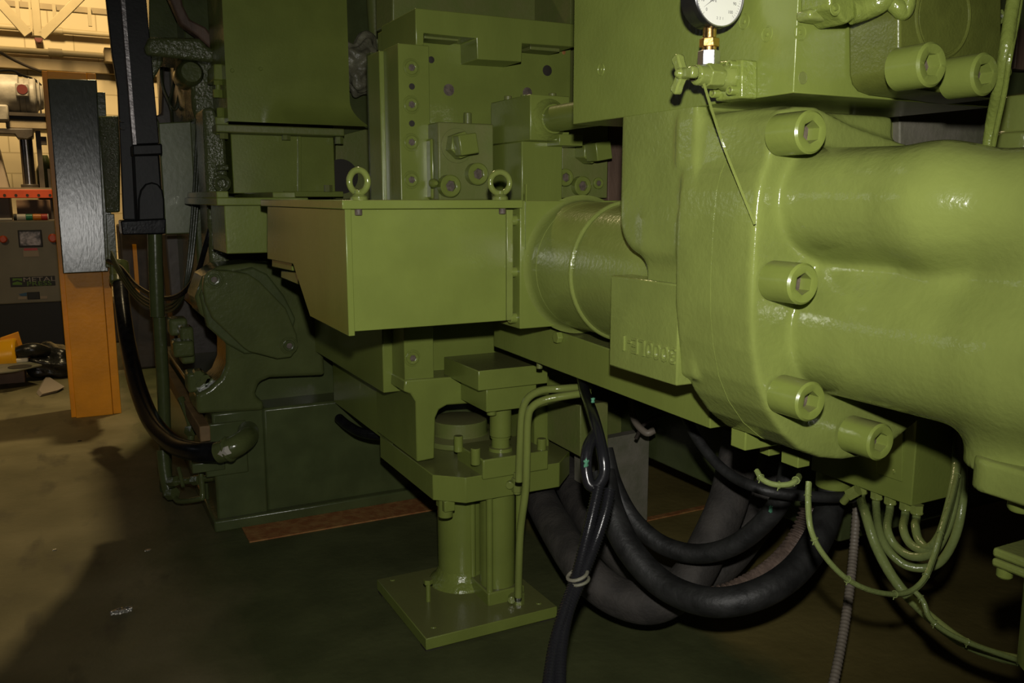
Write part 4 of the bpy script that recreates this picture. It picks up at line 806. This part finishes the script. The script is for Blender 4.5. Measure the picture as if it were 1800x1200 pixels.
# ------------------------------------------------------------------ big bolted casting at the right
VF = 1.17; UN = 1.10
rim_px = [(1437, 187), (1403, 186), (1376, 192), (1361, 210), (1355, 250), (1350, 282), (1341, 305), (1334, 335), (1329, 380), (1325, 440), (1322, 500), (1321, 560), (1325, 620), (1335, 680), (1352, 725), (1378, 765), (1410, 793), (1445, 806), (1480, 809), (1512, 804), (1565, 782), (1640, 720), (1700, 600), (1715, 450), (1690, 330), (1607, 257), (1505, 222)]
RIM = [(oV(x, y, VF).x, oV(x, y, VF).z) for x, y in rim_px]
ru = [p[0] for p in RIM]; rz = [p[1] for p in RIM]
zu = oV(1450, 352, VF).z; zl = oV(1450, 577, VF).z
uu = oV(1369, 352, VF).x+.094; ul = oV(1391, 577, VF).x+.128
zn1 = max(oU(1085, 204, UN).z, oU(1378, 172, UN).z)
zn0 = oU(1150, 452, UN).z; vn = oU(1086, 300, UN).y
zlb = oU(1080, 484, UN).z; vfl = oU(1127, 460, UN).y; zb0_ = oU(1072, 643, UN).z+.02
def neck(X, Y, Z):
    qa, qb = Y-(vn-.085), (zn0+.085)-Z
    d2 = np.sqrt(np.maximum(qa, 0)**2+np.maximum(qb, 0)**2)+np.minimum(np.maximum(qa, qb), 0)-.085
    a, c = d2+.02, np.abs(X-(UN+.001+.21))-.21+.02
    n = np.minimum(np.maximum(a, c), 0)+np.sqrt(np.maximum(a, 0)**2+np.maximum(c, 0)**2)-.02
    n = np.maximum(n, (VF+.19)-Y)
    return s_min(n, s_box(X, Y, Z, (UN+.012, VF+.18, zb0_), (UN+.30, vfl, zn0+.08), .01), .035)
def casting(X, Y, Z):
    d = s_slab(s_poly(X, Z, RIM), Y, VF, VF+.225, .009)
    up = s_min(s_cap(X, Y, Z, (uu, 1.25, zu), (uu+.005, .92, zu-.004), .097, .091), s_cap(X, Y, Z, (uu+.005, .92, zu-.004), (uu+.06, .77, zu-.016), .091, .086), .03)
    up = s_min(up, s_cap(X, Y, Z, (uu+.06, .77, zu-.016), (uu+.19, .69, zu-.05), .086, .092), .04)
    lo = s_min(s_cap(X, Y, Z, (ul, 1.25, zl), (ul, .78, zl), .13, .13), s_cap(X, Y, Z, (ul, .78, zl), (ul+.02, .50, zl), .13, .125), .03)
    web = s_cap(X, Y, Z, (uu+.13, .70, zu-.06), (ul+.03, .64, zl+.02), .10, .12)
    body = s_min(s_min(up, lo, .075), web, .08)
    neckd = np.sqrt((X-(ul+.03))**2+(Y-.80)**2)-.095
    port = np.maximum(neckd, np.maximum(Z-zl, (zl-.185)-Z))
    body = s_min(body, port, .04)
    wedge = s_slab(s_poly(X, Y, [(UN+.001, VF+.24), (UN+.046, VF+.03), (UN+.36, VF+.03), (UN+.36, VF+.24)]), Z, zwd, max(rz)-.004, .014)
    return s_min(s_min(s_min(d, neck(X, Y, Z), .014), wedge, .02), body, .013)
zwd = oU(1215, 292, UN).z
t = thing('elbow_casting', 'big green twin-pipe elbow casting with thick flange, four large socket bolts and a lettered block', 'casting', (uu, VF, min(rz)))
me = field_mesh('casting_body', casting, (min(ru)-.02, .36, min(rz)-.05), (max(ru)+.05, vn+.02, zn1+.03), .0065)
part('casting_body', me, 'cast', t, angle=60)
b_ = B(); cu_, cz_ = sum(ru)/len(ru), sum(rz)/len(rz)
prism(b_, [Vector((cu_+(u-cu_)*1.0035, VF+.112, cz_+(z-cz_)*1.0035)) for u, z in RIM], (0, .0025, 0)); part('seam_line', b_, 'cast', t)
HB = .075
for x, y in ((1426, 232), (1412, 499), (1425, 706), (1548, 777)):
    c = oV(x, y, VF-HB); c.y = VF-.004; socket_bolt(t, c, -AY, .0365, HB-.002, name='flange_bolt', n=48)
b_ = B(); vl = oU(1072, 560, UN).y; zb0 = oU(1072, 643, UN).z; box(b_, UN, UN+.34, VF+.223, vl, zb0, zlb); lb = part('letter_block', b_, 'cast', t, 0.004)
q0, q1 = oU(1098, 598, UN), oU(1196, 630, UN); q = (q0+q1)/2; q.x = UN+.001; wid = abs(q1.y-q0.y)
lt = lettering('raised_lettering', '3000LE-1', .050, (UN, q.y, q.z), AY, -AZ, 'cast', lb, ext=.005, sx=1.06)
far = max(v.co.y for v in lt.data.vertices)+ORG[t].y
lt.data.transform(Matrix.Translation((0, oU(1097, 600, UN).y-far, 0)))
b_ = B(); u_ = 1.245; vb0, vb1 = oU(1310, 780, u_).y, oU(1284, 770, u_).y; box(b_, u_, u_+.11, vb0, vb1, oU(1310, 793, u_).z, oU(1310, 720, u_).z); part('foot_block', b_, 'green', t, 0.003)
b_ = B(); bxV(b_, 1.40, 1352, 780, 1372, 800, .03); part('foot_lug', b_, 'green', t, 0.002)
b_ = B(); bxV(b_, 1.30, 1403, 800, 1424, 821, .05); part('foot_lug', b_, 'green', t, 0.002)
# ------------------------------------------------------------------ valve block filling the top right
VV = 1.108
t = thing('valve_block', 'large flat-sided green valve block filling the top right above the castings', 'valve block', (1.3, 1.4, zn1))
zv = (oU(1378, 172, UN).z+oU(1008, 214, UN).z)/2
b_ = B(); box(b_, UN, oV(1740, 213, VV).x, VV, oU(1008, 120, UN).y, zv, 2.25); part('block', b_, 'green', t, 0.002)
for x, y in ((1056.5, 122), (1308, 38), (1348, 60)):
    c = oU(x, y, UN); b_ = B(); torus(b_, c, AX, .0125, .0013, 32, 6); lathe(b_, c, -AX, [(.004, 0), (.003, .002)], 16); part('plug', b_, 'green', t)
for x, y in ((1407, 57), (1345, -40)):
    c = oV(x, y, VV); b_ = B(); torus(b_, c, AY, .0125, .0013, 32, 6); lathe(b_, c, -AY, [(.004, 0), (.003, .002)], 16); part('plug', b_, 'green', t)
c = oV(1411, 137, VV); b_ = B(); torus(b_, c, AY, .0095, .001, 28, 6); lathe(b_, c+AY*.02, -AY, [(.009, 0), (.009, .0204)], 28); part('bore', b_, 'old', t)
V2 = 1.005
b_ = B(); prV(b_, V2, [(1580, -160), (1580, 118), (1584, 136), (1594, 149), (1612, 156), (1748, 174), (1762, 168), (1762, -160)], VV-V2); cp = part('cylinder_cap', b_, 'capshade', t, 0.006, seg=3)
c = oV(1658, 28, V2); b_ = B(); torus(b_, c, AY, .066, .0035, 56, 8); lathe(b_, c+AY*.004, -AY, [(.062, 0), (.06, .006)], 56); part('round_pad', b_, 'capshade', cp)
for x, y in ((1640, 113), (1733, 130)):
    c = oV(x, y, V2-.062); c.y = V2; socket_bolt(t, c, -AY, .0345, .062, name='cap_bolt', n=48)
c = oV(1768, 126, V2-.02); b_ = B(); cyl(b_, c+AY*.05, c-AY*.004, .012); part('cap_stud', b_, 'green', t, .002)
# clamp bracket at the top edge
t = thing('pipe_clamp', 'lumpy green pipe clamp bracket at the top edge of the valve block', 'clamp', oV(1480, 40, VV))
V3 = 1.045
b_ = B(); prV(b_, V3, [(1458, -60), (1458, 12), (1490, 42), (1516, 24), (1522, -60)], VV-V3); part('foot', b_, 'lumpy', t, .006, seg=3)
b_ = B(); prV(b_, V3+.03, [(1424, 14), (1424, 33), (1490, 43), (1490, 20)], VV-V3-.03); part('toe', b_, 'cast', t, .006, seg=3)
b_ = B(); c = oV(1468, 15, V3); torus(b_, c, AY, .010, .0016, 28, 6); lathe(b_, c, -AY, [(.004, 0), (.003, .003)], 16); part('screw', b_, 'green', t)
b_ = B(); tube(b_, [oV(1495, 20, V3+.01), oV(1520, 14, V3-.0), oV(1545, 4, V3-.02), oV(1562, -8, V3-.03)], .019, 16, rf=lambda i, n: .021-.004*i/n); tube(b_, [oV(1548, 6, V3-.02), oV(1565, 3, V3-.03), oV(1579, 14, V3-.04), oV(1587, 22, V3-.04), oV(1594, 10, V3-.045), oV(1597, -20, V3-.045)], .013, 16); part('clip', b_, 'lumpy', t)
# ------------------------------------------------------------------ gauge, needle valve
UG = 1.028
t = thing('needle_valve', 'small green needle valve with a three-lobed handle on a four-screw flange', 'valve', oU(1285, 135, UN))
b_ = B(); prU(b_, UN-.035, [(1255, 108), (1304, 104), (1304, 172), (1257, 178)], .036); part('mounting_flange', b_, 'lumpy', t, .003)
ax0 = oU(1280, 136, UN-.035)
for x, y in ((1264, 117), (1291, 115), (1262, 164), (1292, 159)):
    c = oU(x, y, UN-.035); socket_bolt(t, c, -AX, .0085, .014, depth=.4, n=24)
vvv, zvv = ax0.y, ax0.z
lx = lambda dx: Vector((UN-.035-dx, vvv, zvv))
b_ = B(); lathe(b_, lx(0), -AX, [(.0235, 0), (.0235, .008), (.020, .016), (.0195, .022)], 36); part('collar', b_, 'cast', t)
b_ = B(); hexp(b_, lx(.02), lx(.052), .0225, .2); lathe(b_, lx(.05), -AX, [(.0175, 0), (.0175, .022), (.013, .024)], 32); part('body', b_, 'cast', t, .002)
b_ = B(); lathe(b_, lx(.074), -AX, [(.010, 0), (.011, .005), (.007, .007), (.007, .036)], 24); part('spindle', b_, 'socket', t)
b_ = B(); hc = lx(.094)
for k in range(3):
    a = math.radians(62+120*k); d = Vector((0, math.cos(a), math.sin(a))); s = Vector((0, -math.sin(a), math.cos(a)))
    prism(b_, [hc+s*.009, hc+d*.02+s*.0085, hc+d*.031+s*.0105, hc+d*.036+s*.007, hc+d*.036-s*.007, hc+d*.031-s*.0105, hc+d*.02-s*.0085, hc-s*.009], (-.015, 0, 0))
lathe(b_, hc+AX*.002, -AX, [(.011, 0), (.011, .016), (.007, .02), (.006, .024)], 24); part('handle', b_, 'cast', t, .003)
# the gauge screws into the valve
gx = oU(1246, 100, UG); gv, gz0 = gx.y, oU(1248, 119, UG).z
t = thing('pressure_gauge', 'round black pressure gauge with white dial, on a brass and steel fitting', 'gauge', (UG, gv, gz0))
g = lambda h: Vector((UG, gv, gz0+h))
hz = lambda y: oU(1248, y, UG).z-gz0
b_ = B(); hexp(b_, g(hz(115)), g(hz(89)), .0195, math.radians(-10.5)); lathe(b_, g(hz(119)), AZ, [(.014, 0), (.014, .006)], 28); part('steel_nut', b_, 'zinc', t, .0012)
b_ = B(); lathe(b_, g(hz(91)), AZ, [(.0125, 0), (.0125, hz(80)-hz(91))], 28); hexp(b_, g(hz(83)), g(hz(67.5)), .0175, math.radians(-16)); lathe(b_, g(hz(68)), AZ, [(.0115, 0), (.0115, hz(44)-hz(68))], 28); part('brass_stem', b_, 'brass', t, .0012)
RG = .0545; cg = g(hz(53)+RG); fy = -.024
b_ = B(); lathe(b_, cg+AY*.024, -AY, [(RG*.80, 0), (RG*.93, .004), (RG*.95, .022), (RG*.97, .034), (RG, .036), (RG, .047), (RG*.97, .0485), (RG*.945, .0485), (RG*.945, .0445)], 72); case = part('case', b_, 'gaugeblack', t, angle=25)
b_ = B(); lathe(b_, cg-AY*.0204, -AY, [(RG*.945, 0), (RG*.945, .0008)], 64); dl = part('dial', b_, 'dial', t)
b_ = B(); torus(b_, cg-AY*.0245, AY, RG*.955, .0012, 72, 8); part('bezel_edge', b_, 'zinc', case)
def dialtext(s, size, du, dz, sx=1.0):
    return lettering('dial_lettering', s, size, cg+Vector((du, -.0213, dz)), AX, AZ, 'ink', dl, ext=.0002, sx=sx)
for k in range(11):
    a = math.radians(225-27*k); lettering('dial_lettering', str(10*k), .0075, cg+Vector((math.cos(a)*RG*.68, -.0213, math.sin(a)*RG*.68)), AX, AZ, 'ink', dl, ext=.0002)
b_ = B()
for k in range(51):
    a = math.radians(225-5.4*k); L0 = .80 if k % 5 == 0 else .85
    d = Vector((math.cos(a), 0, math.sin(a))); s = Vector((-math.sin(a), 0, math.cos(a)))*.0003
    o_ = cg-AY*.0213; prism(b_, [o_+d*RG*L0+s, o_+d*RG*.9+s, o_+d*RG*.9-s, o_+d*RG*L0-s], (0, .0004, 0))
part('scale_marks', b_, 'ink', dl)
dialtext('MPa', .008, -.012, -.010); dialtext('2  2  1', .006, .004, -.038)
b_ = B(); a = math.radians(215); d = Vector((math.cos(a), 0, math.sin(a))); s = Vector((-math.sin(a), 0, math.cos(a))); o_ = cg-AY*.0222
prism(b_, [o_-d*.012+s*.0016, o_+d*.040, o_-d*.012-s*.0016], (0, .0006, 0)); lathe(b_, cg-AY*.0205, -AY, [(.004, 0), (.004, .002)], 20); part('pointer', b_, 'ink', dl)
bm = B(); p0 = lx(.070)+Vector((0, -.012, -.003)); p1 = oV(1326, 396, VF+.02); p1.x = min(ru)-.009+.012
pp = [p0, p0.lerp(oU(1268, 245, UN-.03), 1), oU(1297, 320, UN-.025), oU(1327, 394, UN-.023)]
pp = smooth_path(pp, 6); w_ = .0023
for i in range(len(pp)-1):
    a, c = pp[i], pp[i+1]; d = (c-a).normalized(); s = d.cross(Vector((-.7, -.7, 0))).normalized()*w_; n_ = s.cross(d).normalized()*.0008
    vs = [bm.verts.new(q) for q in (a+s+n_, a-s+n_, a-s-n_, a+s-n_, c+s+n_, c-s+n_, c-s-n_, c+s-n_)]
    for f in ((0, 1, 5, 4), (1, 2, 6, 5), (2, 3, 7, 6), (3, 0, 4, 7), (0, 3, 2, 1), (4, 5, 6, 7)): bm.faces.new([vs[k] for k in f])
cyl(bm, pp[0]-AX*.006, pp[0]+AX*.006, .005, n=14)
single('cable_tie', bm, 'cast', 'long thin green cable tie hanging from the needle valve over the casting', 'cable tie')
# ------------------------------------------------------------------ things at the right edge
t = thing('grey_rear_plate', 'dull grey plate standing behind the casting under the valve block', 'plate', oV(1650, 255, 1.42))
b_ = B(); prV(b_, 1.42, [(1582, 150), (1760, 150), (1760, 290), (1582, 290)], .05); part('plate', b_, 'greymetal', t, .004)
b_ = B(); prV(b_, 1.44, [(1500, 180), (1582, 180), (1582, 290), (1500, 290)], .03); part('rib', b_, 'old', t, .004)
t = thing('port_tower', 'round green port collar standing at the right edge above the elbow casting', 'collar', oV(1790, 262, 1.12))
c = oV(1806, 258, 1.15)
b_ = B(); lathe(b_, c-AZ*.06, AZ, [(.085, 0), (.085, .085), (.066, .088), (.066, .16), (.05, .165)], 48); part('collar', b_, 'cast', t, .003)
bm = B(); tube(bm, path((1785, -20, 1.42), (1775, 40, 1.42), (1768, 90, 1.42), (1757, 150, 1.45), (1745, 210, 1.5), (1738, 258, 1.52)), .011, 14); single('painted_cable', bm, 'lumpy', 'thick green painted cable running down the right end of the valve block', 'cable')
bm = B(); tube(bm, path((1795, -10, 1.42), (1785, 50, 1.42), (1775, 100, 1.41), (1766, 160, 1.44), (1752, 225, 1.48), (1746, 256, 1.50)), .0045, 10); single('thin_painted_cable', bm, 'lumpy', 'thin green painted cable beside the thick one at the right edge', 'cable')
for (x, y) in ((1704, 33), (1698, 82)):
    bm = B(); a = oV(x+60, y-4, 1.25); c = oV(x, y+2, 1.18); cyl(bm, oV(x+64, y-4, VV+.12), oV(x+2, y, VV+.02), .008); hexp(bm, oV(x+64, y-4, VV+.12), oV(x+50, y-3, VV+.1), .016)
    single('side_pin', bm, 'green', 'upper green pin poking out behind the cylinder cap' if y < 50 else 'lower green pin poking out behind the cylinder cap', 'pin')
b_ = B(); box(b_, oV(1745, 100, 1.3).x, 2.3, 1.45, 1.9, 1.62, 2.3); single('rear_cover', b_, 'deep', 'dark green cover box behind the cables at the top right corner', 'cover', bevel=.005)
b_ = B(); q = oV(1797, 40, 1.40); box(b_, q.x-.012, q.x+.05, 1.40, 1.43, oV(1797, 122, 1.40).z, oV(1797, 50, 1.40).z); single('orange_tag', b_, 'rustdark', 'small brown tag at the far right edge above the port collar', 'tag', bevel=.002)
# lower right: port flange and small upright cylinder
t = thing('drain_cylinder', 'green upright cylinder with flanges hanging below the elbow casting at the right', 'cylinder', (ul+.05, .85, .8))
UPF = 1.235
zf1, zf0 = oU(1700, 800, UPF).z, oU(1700, 860, UPF).z; vfar = oU(1691, 830, UPF).y
def pf(X, Y, Z): return s_slab(np.sqrt(np.maximum(np.abs(X-(UPF+.125))-.085, 0)**2+np.maximum(np.abs(Y-(vfar-.125))-.085, 0)**2)-.04, Z, zf0, zf1, .005)
part('port_flange', field_mesh('port_flange', pf, (UPF-.01, vfar-.27, zf0-.01), (UPF+.26, vfar+.01, zf1+.01), .005), 'cast', t, angle=60)
cpf = Vector((UPF+.14, vfar-.135, 0))
b_ = B(); lathe(b_, cpf+AZ*(zf1-.005), AZ, [(.118, 0), (.11, .012), (.10, .07)], 48); part('neck_ring', b_, 'cast', t)
b_ = B(); zz = oU(1735, 962, UPF+.04).z; cyl(b_, cpf+AZ*zz, cpf+AZ*(zf0+.002), .088, n=48); part('upper_tube', b_, 'green', t)
zq0 = zz-.024
def pq(X, Y, Z): return s_slab(np.maximum(np.abs(X-cpf.x)-.086, np.abs(Y-cpf.y)-.086), Z, zq0, zz+.004, .004)
b_ = B(); box(b_, cpf.x-.1, cpf.x+.1, cpf.y-.1, cpf.y+.1, zq0+.012, zz+.004); box(b_, cpf.x-.1, cpf.x+.1, cpf.y-.1, cpf.y+.1, zq0-.004, zq0+.0105); part('square_flange', b_, 'cast', t, .005)
b_ = B(); lathe(b_, cpf+AZ*(zq0-.175), AZ, [(.07, 0), (.088, .012), (.090, .17), (.090, .176)], 48); part('lower_tube', b_, 'green', t)
for du, dv, zt_, r, h in ((-.075, .075, zf0, .02, .03), (.06, .085, zf0, .02, .03), (-.06, -.09, zf0, .02, .03), (-.085, .085, zq0-.004, .012, .016), (-.085, -.085, zq0-.004, .012, .016), (-.02, .03, zq0-.175, .022, .018)):
    b_ = B(); p = cpf+Vector((du, dv, zt_)); lathe(b_, p, -AZ, [(r, 0), (r, h*.85), (r*.85, h)], 24); part('flange_screw', b_, 'green', t)
# junction box with its cables
UJ = 1.85
zj0, zj1 = oU(1604, 890.5, UJ).z, oU(1604, 700, UJ).z; vj0, vj1 = oU(1604, 860, UJ).y, oU(1425, 830, UJ).y; uj1 = oV(1692, 850, vj0).x
t = thing('junction_box', 'green sheet junction box with cable glands under the elbow casting', 'junction box', (UJ+.1, vj0+.1, zj0))
b_ = B(); box(b_, UJ, uj1, vj0, vj1, zj0, zj1); part('box_body', b_, 'green', t, .003)
b_ = B(); prU(b_, UJ-.004, [(1540, 832), (1585, 847), (1590, 700), (1540, 690)], .01); dr = part('door', b_, 'green', t, .002)
c = oU(1571, 829, UJ-.004); b_ = B(); lathe(b_, c, -AX, [(.006, 0), (.004, .003)], 14); part('door_screw', b_, 'green', dr)
glx = [(1514, 868), (1541, 876), (1565, 885), (1592, 895), (1612, 897)]
cends = [[(1514, 872, 2.25), (1522, 905, 2.2), (1540, 960, 2.15), (1570, 1015, 2.1), (1610, 1062, 2.05), (1680, 1120, 1.95), (1740, 1148, 1.9), (1810, 1165, 1.85)],
         [(1541, 880, 2.22), (1545, 930, 2.2), (1560, 965, 2.15), (1590, 992, 2.12), (1625, 998, 2.1), (1655, 985, 2.08), (1680, 940, 2.05), (1692, 880, 2.05), (1693, 820, 2.12), (1690, 740, 2.3)],
         [(1565, 890, 2.2), (1560, 930, 2.18), (1575, 960, 2.15), (1605, 978, 2.1), (1640, 970, 2.06), (1664, 930, 2.04), (1678, 880, 2.04), (1687, 820, 2.12), (1686, 740, 2.3)],
         [(1592, 900, 2.17), (1588, 930, 2.15), (1600, 955, 2.12), (1625, 967, 2.08), (1648, 950, 2.05), (1666, 900, 2.03), (1677, 850, 2.05), (1683, 800, 2.15), (1684, 730, 2.3)],
         [(1612, 902, 2.15), (1609, 925, 2.14), (1615, 948, 2.11), (1632, 962, 2.07), (1652, 940, 2.04), (1668, 890, 2.02), (1680, 830, 2.06), (1682, 780, 2.15), (1682, 720, 2.3)]]
names = ['thickest gland cable, sweeping from the junction box down to the right corner', 'outermost looped cable of the bundle under the junction box, second gland', 'looped cable under the junction box from its middle gland', 'looped cable under the junction box from its fourth gland', 'innermost short looped cable at the near corner of the junction box']
for k, (x, y) in enumerate(glx):
    q = oU(x, y-3, UJ+.022); b_ = B(); hexp(b_, (q.x, q.y, zj0-.02), (q.x, q.y, zj0+.001), .0165); torus(b_, (q.x, q.y, zj0-.02), AZ, .012, .004, 20, 8); part('cable_gland', b_, 'cast', t)
    bm = B(); tube(bm, [Vector((q.x, q.y, zj0-.012)), Vector((q.x, q.y, zj0-.04))]+[P(*p) for p in cends[k][1:]], .0105 if k else .0125, 12); single('gland_cable', bm, 'greencable', names[k], 'cable', 'green cables of the junction box')
bm = B(); a = P(1492, 870, 2.26); hexp(bm, a, P(1508, 861, 2.24), .016); cyl(bm, P(1482, 882, 2.28), a, .010); single('side_gland', bm, 'cast', 'small green elbow fitting left of the first cable gland', 'fitting')
ties = [[(1421, 846, 1.75), (1420, 880, 1.74), (1425, 930, 1.72), (1448, 975, 1.72), (1490, 1018, 1.74), (1540, 1040, 1.78), (1590, 1042, 1.82), (1622, 1020, 1.85), (1640, 980, 1.88), (1655, 930, 1.9), (1674, 870, 1.98), (1688, 800, 2.12), (1690, 730, 2.3)],
        [(1330, 827, 1.72), (1340, 842, 1.70), (1360, 851, 1.69), (1385, 851, 1.69), (1399, 844, 1.70), (1404, 836, 1.74)],
        [(1605, 1036, 1.84), (1622, 1055, 1.83), (1634, 1085, 1.82), (1660, 1108, 1.82), (1700, 1128, 1.82), (1760, 1150, 1.82), (1808, 1166, 1.82)]]
tl = ['thin green cable hanging in a long loop from the flange to the junction box', 'short thin green cable arc under the big flange', 'thin green cable tied along the thick cable at the lower right']
for k, pts in enumerate(ties):
    bm = B(); tube(bm, path(*pts), .0056, 10); tube(bm, path(*[(x+2, y+2, d+.012) for x, y, d in pts]), .0045, 10)
    sp = smooth_path(path(*pts), 8)
    for j in range(6, len(sp)-3, 13):
        torus(bm, sp[j], sp[j+1]-sp[j-1], .0072, .0012, 14, 6); cyl(bm, sp[j], sp[j]+Vector((-.007, -.003, -.010)), .0011, n=8)
    single('thin_green_cable', bm, 'greencable', tl[k], 'cable')
# ------------------------------------------------------------------ hoses and ducts under the machine
bm = B(); ribbed(bm, path((1507, 880, 2.6), (1501, 960, 2.55), (1493, 1040, 2.45), (1481, 1120, 2.35), (1464, 1205, 2.25), (1450, 1260, 2.2)), .0125, .012, .0008, 12); single('flexible_conduit', bm, 'conduit', 'grey ribbed conduit dropping to the bottom edge at the right', 'conduit')
bm = B(); tube(bm, path((1062, 790, 2.75), (1078, 850, 2.72), (1110, 910, 2.68), (1160, 955, 2.62), (1225, 973, 2.55), (1290, 958, 2.48), (1345, 915, 2.42), (1376, 870, 2.38), (1390, 815, 2.36)), .029, 20); single('black_hose', bm, 'blackdull', 'upper thick black hose sagging between the lift cylinder and the flange', 'hose')
bm = B(); tube(bm, path((1058, 830, 2.6), (1075, 900, 2.55), (1110, 970, 2.48), (1170, 1030, 2.4), (1250, 1058, 2.3), (1330, 1045, 2.28), (1395, 1005, 2.32), (1438, 945, 2.40), (1460, 885, 2.48), (1465, 848, 2.5)), .040, 22); single('black_hose', bm, 'blackdull', 'lower, thickest black hose sagging in a wide curve to the green port', 'hose')
b_ = B(); c = P(1465, 852, 2.5); cyl(b_, c-AZ*.004, c+AZ*.17, .05, n=32); single('hose_port', b_, 'green', 'round green hose port under the big flange left of the junction box', 'port', bevel=.003)
bm = B(); tube(bm, path((1190, 700, 2.6), (1225, 770, 2.5), (1275, 828, 2.4), (1340, 860, 2.3), (1420, 872, 2.3), (1500, 874, 2.35)), .015); single('thin_black_hose', bm, 'blackdull', 'thin black hose crossing in the dark below the rail', 'hose')
bm = B(); ribbed(bm, path((1432, 870, 2.6), (1415, 928, 2.58), (1385, 975, 2.55), (1345, 1012, 2.5), (1290, 1042, 2.46), (1240, 1056, 2.45)), .032, .016, .0035, 18); single('ribbed_copper_hose', bm, 'copper', 'brownish ribbed metal hose behind the thickest black hose', 'hose')
bm = B(); tube(bm, path((925, 790, 3.7), (948, 870, 3.35), (985, 940, 3.05), (1030, 1005, 2.82), (1085, 1048, 2.75), (1150, 1060, 2.7), (1210, 1020, 2.7), (1250, 950, 2.75), (1280, 880, 2.8), (1298, 800, 2.85), (1305, 760, 2.85)), .063, 22); single('grey_duct', bm, 'duct', 'wide grey fabric duct sagging to the floor behind the black hoses, nearest', 'duct', 'grey ducts under the machine')
bm = B(); tube(bm, path((965, 760, 3.8), (1010, 870, 3.4), (1060, 940, 3.1), (1120, 1000, 3.0), (1190, 1030, 2.95), (1260, 1000, 2.95), (1320, 930, 3.0), (1360, 850, 3.0), (1380, 780, 3.0)), .06, 22); single('grey_duct', bm, 'duct', 'wide grey fabric duct in the rear, rising beside the copper hose', 'duct', 'grey ducts under the machine')
lm = [[(1014, 620, 2.85), (1026, 680, 2.62), (1044, 735, 2.30), (1058, 790, 2.2), (1062, 830, 2.18), (1050, 853, 2.17), (1036, 850, 2.17), (1030, 820, 2.18), (1034, 785, 2.2), (1048, 760, 2.25)],
      [(1052, 856, 2.16), (1042, 900, 2.14), (1030, 950, 2.12), (1013, 1015, 2.08), (990, 1080, 2.02), (974, 1140, 1.97), (964, 1210, 1.9), (960, 1260, 1.85)],
      [(1072, 860, 2.16), (1064, 900, 2.14), (1046, 955, 2.12), (1022, 1015, 2.08), (998, 1075, 2.03), (986, 1140, 1.97), (983, 1210, 1.9), (982, 1260, 1.85)]]
ll = ['glossy black cable coiling down beside the lift cylinder pipes', 'black split-loom cable falling to the bottom edge, left of the pair', 'black split-loom cable falling to the bottom edge, right of the pair']
bm = B(); tube(bm, path(*lm[0]), .0155, 14); single('coiled_cable', bm, 'loom', ll[0], 'cable')
for k in (1, 2):
    bm = B(); ribbed(bm, path(*lm[k]), .0145, .0075, .0011, 14); single('split_loom_cable', bm, 'loom', ll[k], 'cable', 'pair of split-loom cables')
bm = B(); torus(bm, P(1015, 1010, 2.08), Vector((-.3, .1, .9)), .025, .0045, 24, 8); torus(bm, P(1018, 1020, 2.075), Vector((-.2, .1, .9)), .024, .004, 24, 8); single('tape_wrap', bm, 'greymetal', 'greyish tape wrapped round the pair of split-loom cables', 'tape')
for (x, y, d, s, lb) in ((1042, 703, 2.2, .008, 'small mint paint splash high on the coiled black cable'), (1030, 813, 2.162, .011, 'mint paint splash low on the coiled black cable'), (1355, 895, 2.375, .012, 'mint paint splash on the upper thick black hose')):
    bm = B(); c = P(x, y, d); bmesh.ops.create_icosphere(bm, subdivisions=3, radius=1)
    for v in bm.verts:
        n = v.co.copy(); k = 1+.4*math.sin(7*n.z+x)+.2*math.sin(9*n.x)
        v.co = c+Vector((n.x*s*.6*k, n.y*.004, n.z*s*k))
    single('paint_splash', bm, 'mint', lb, 'paint splash', angle=80)
t = thing('grey_trough', 'dusty grey sheet trough standing on the floor right of the coiled cable', 'trough', oZ(1090, 900, 0))
b_ = B(); prV(b_, 3.0, [(1042, 776), (1142, 756), (1138, 915), (1030, 915)], .05); part('front_sheet', b_, 'greymetal', t, .003)
b_ = B(); prV(b_, 3.25, [(1042, 700), (1160, 742), (1142, 756), (1042, 774)], .03); part('top_sheet', b_, 'old', t, .003)
b_ = B(); prV(b_, 2.72, [(1021, 716), (1046, 716), (1046, 860), (1021, 850)], .05); single('grey_edge_plate', b_, 'greymetal', 'narrow grey plate edge between the press cheek and the coiled cable', 'plate', bevel=.002)
bm = B(); q = [oZ(x, y, .002) for x, y in ((1130, 912), (1260, 885), (1260, 890), (1130, 918))]; prism(bm, q, (0, 0, .006)); single('floor_edge_strip', bm, 'rust', 'thin orange rusty edge strip on the olive floor behind the hoses', 'floor strip')
bm = B(); tube(bm, path((1108, 690, 3.5), (1114, 735, 3.45), (1135, 760, 3.4), (1150, 756, 3.4)), .014); single('pale_hose_end', bm, 'conduit', 'short dull hose end in the dark below the rail', 'hose')
bm = B(); tube(bm, path((1118, 770, 3.45), (1130, 748, 3.42), (1150, 735, 3.4), (1175, 726, 3.4)), .008); single('rusty_wire', bm, 'motordark', 'thin rusty bent bar in the dark below the rail', 'bar')
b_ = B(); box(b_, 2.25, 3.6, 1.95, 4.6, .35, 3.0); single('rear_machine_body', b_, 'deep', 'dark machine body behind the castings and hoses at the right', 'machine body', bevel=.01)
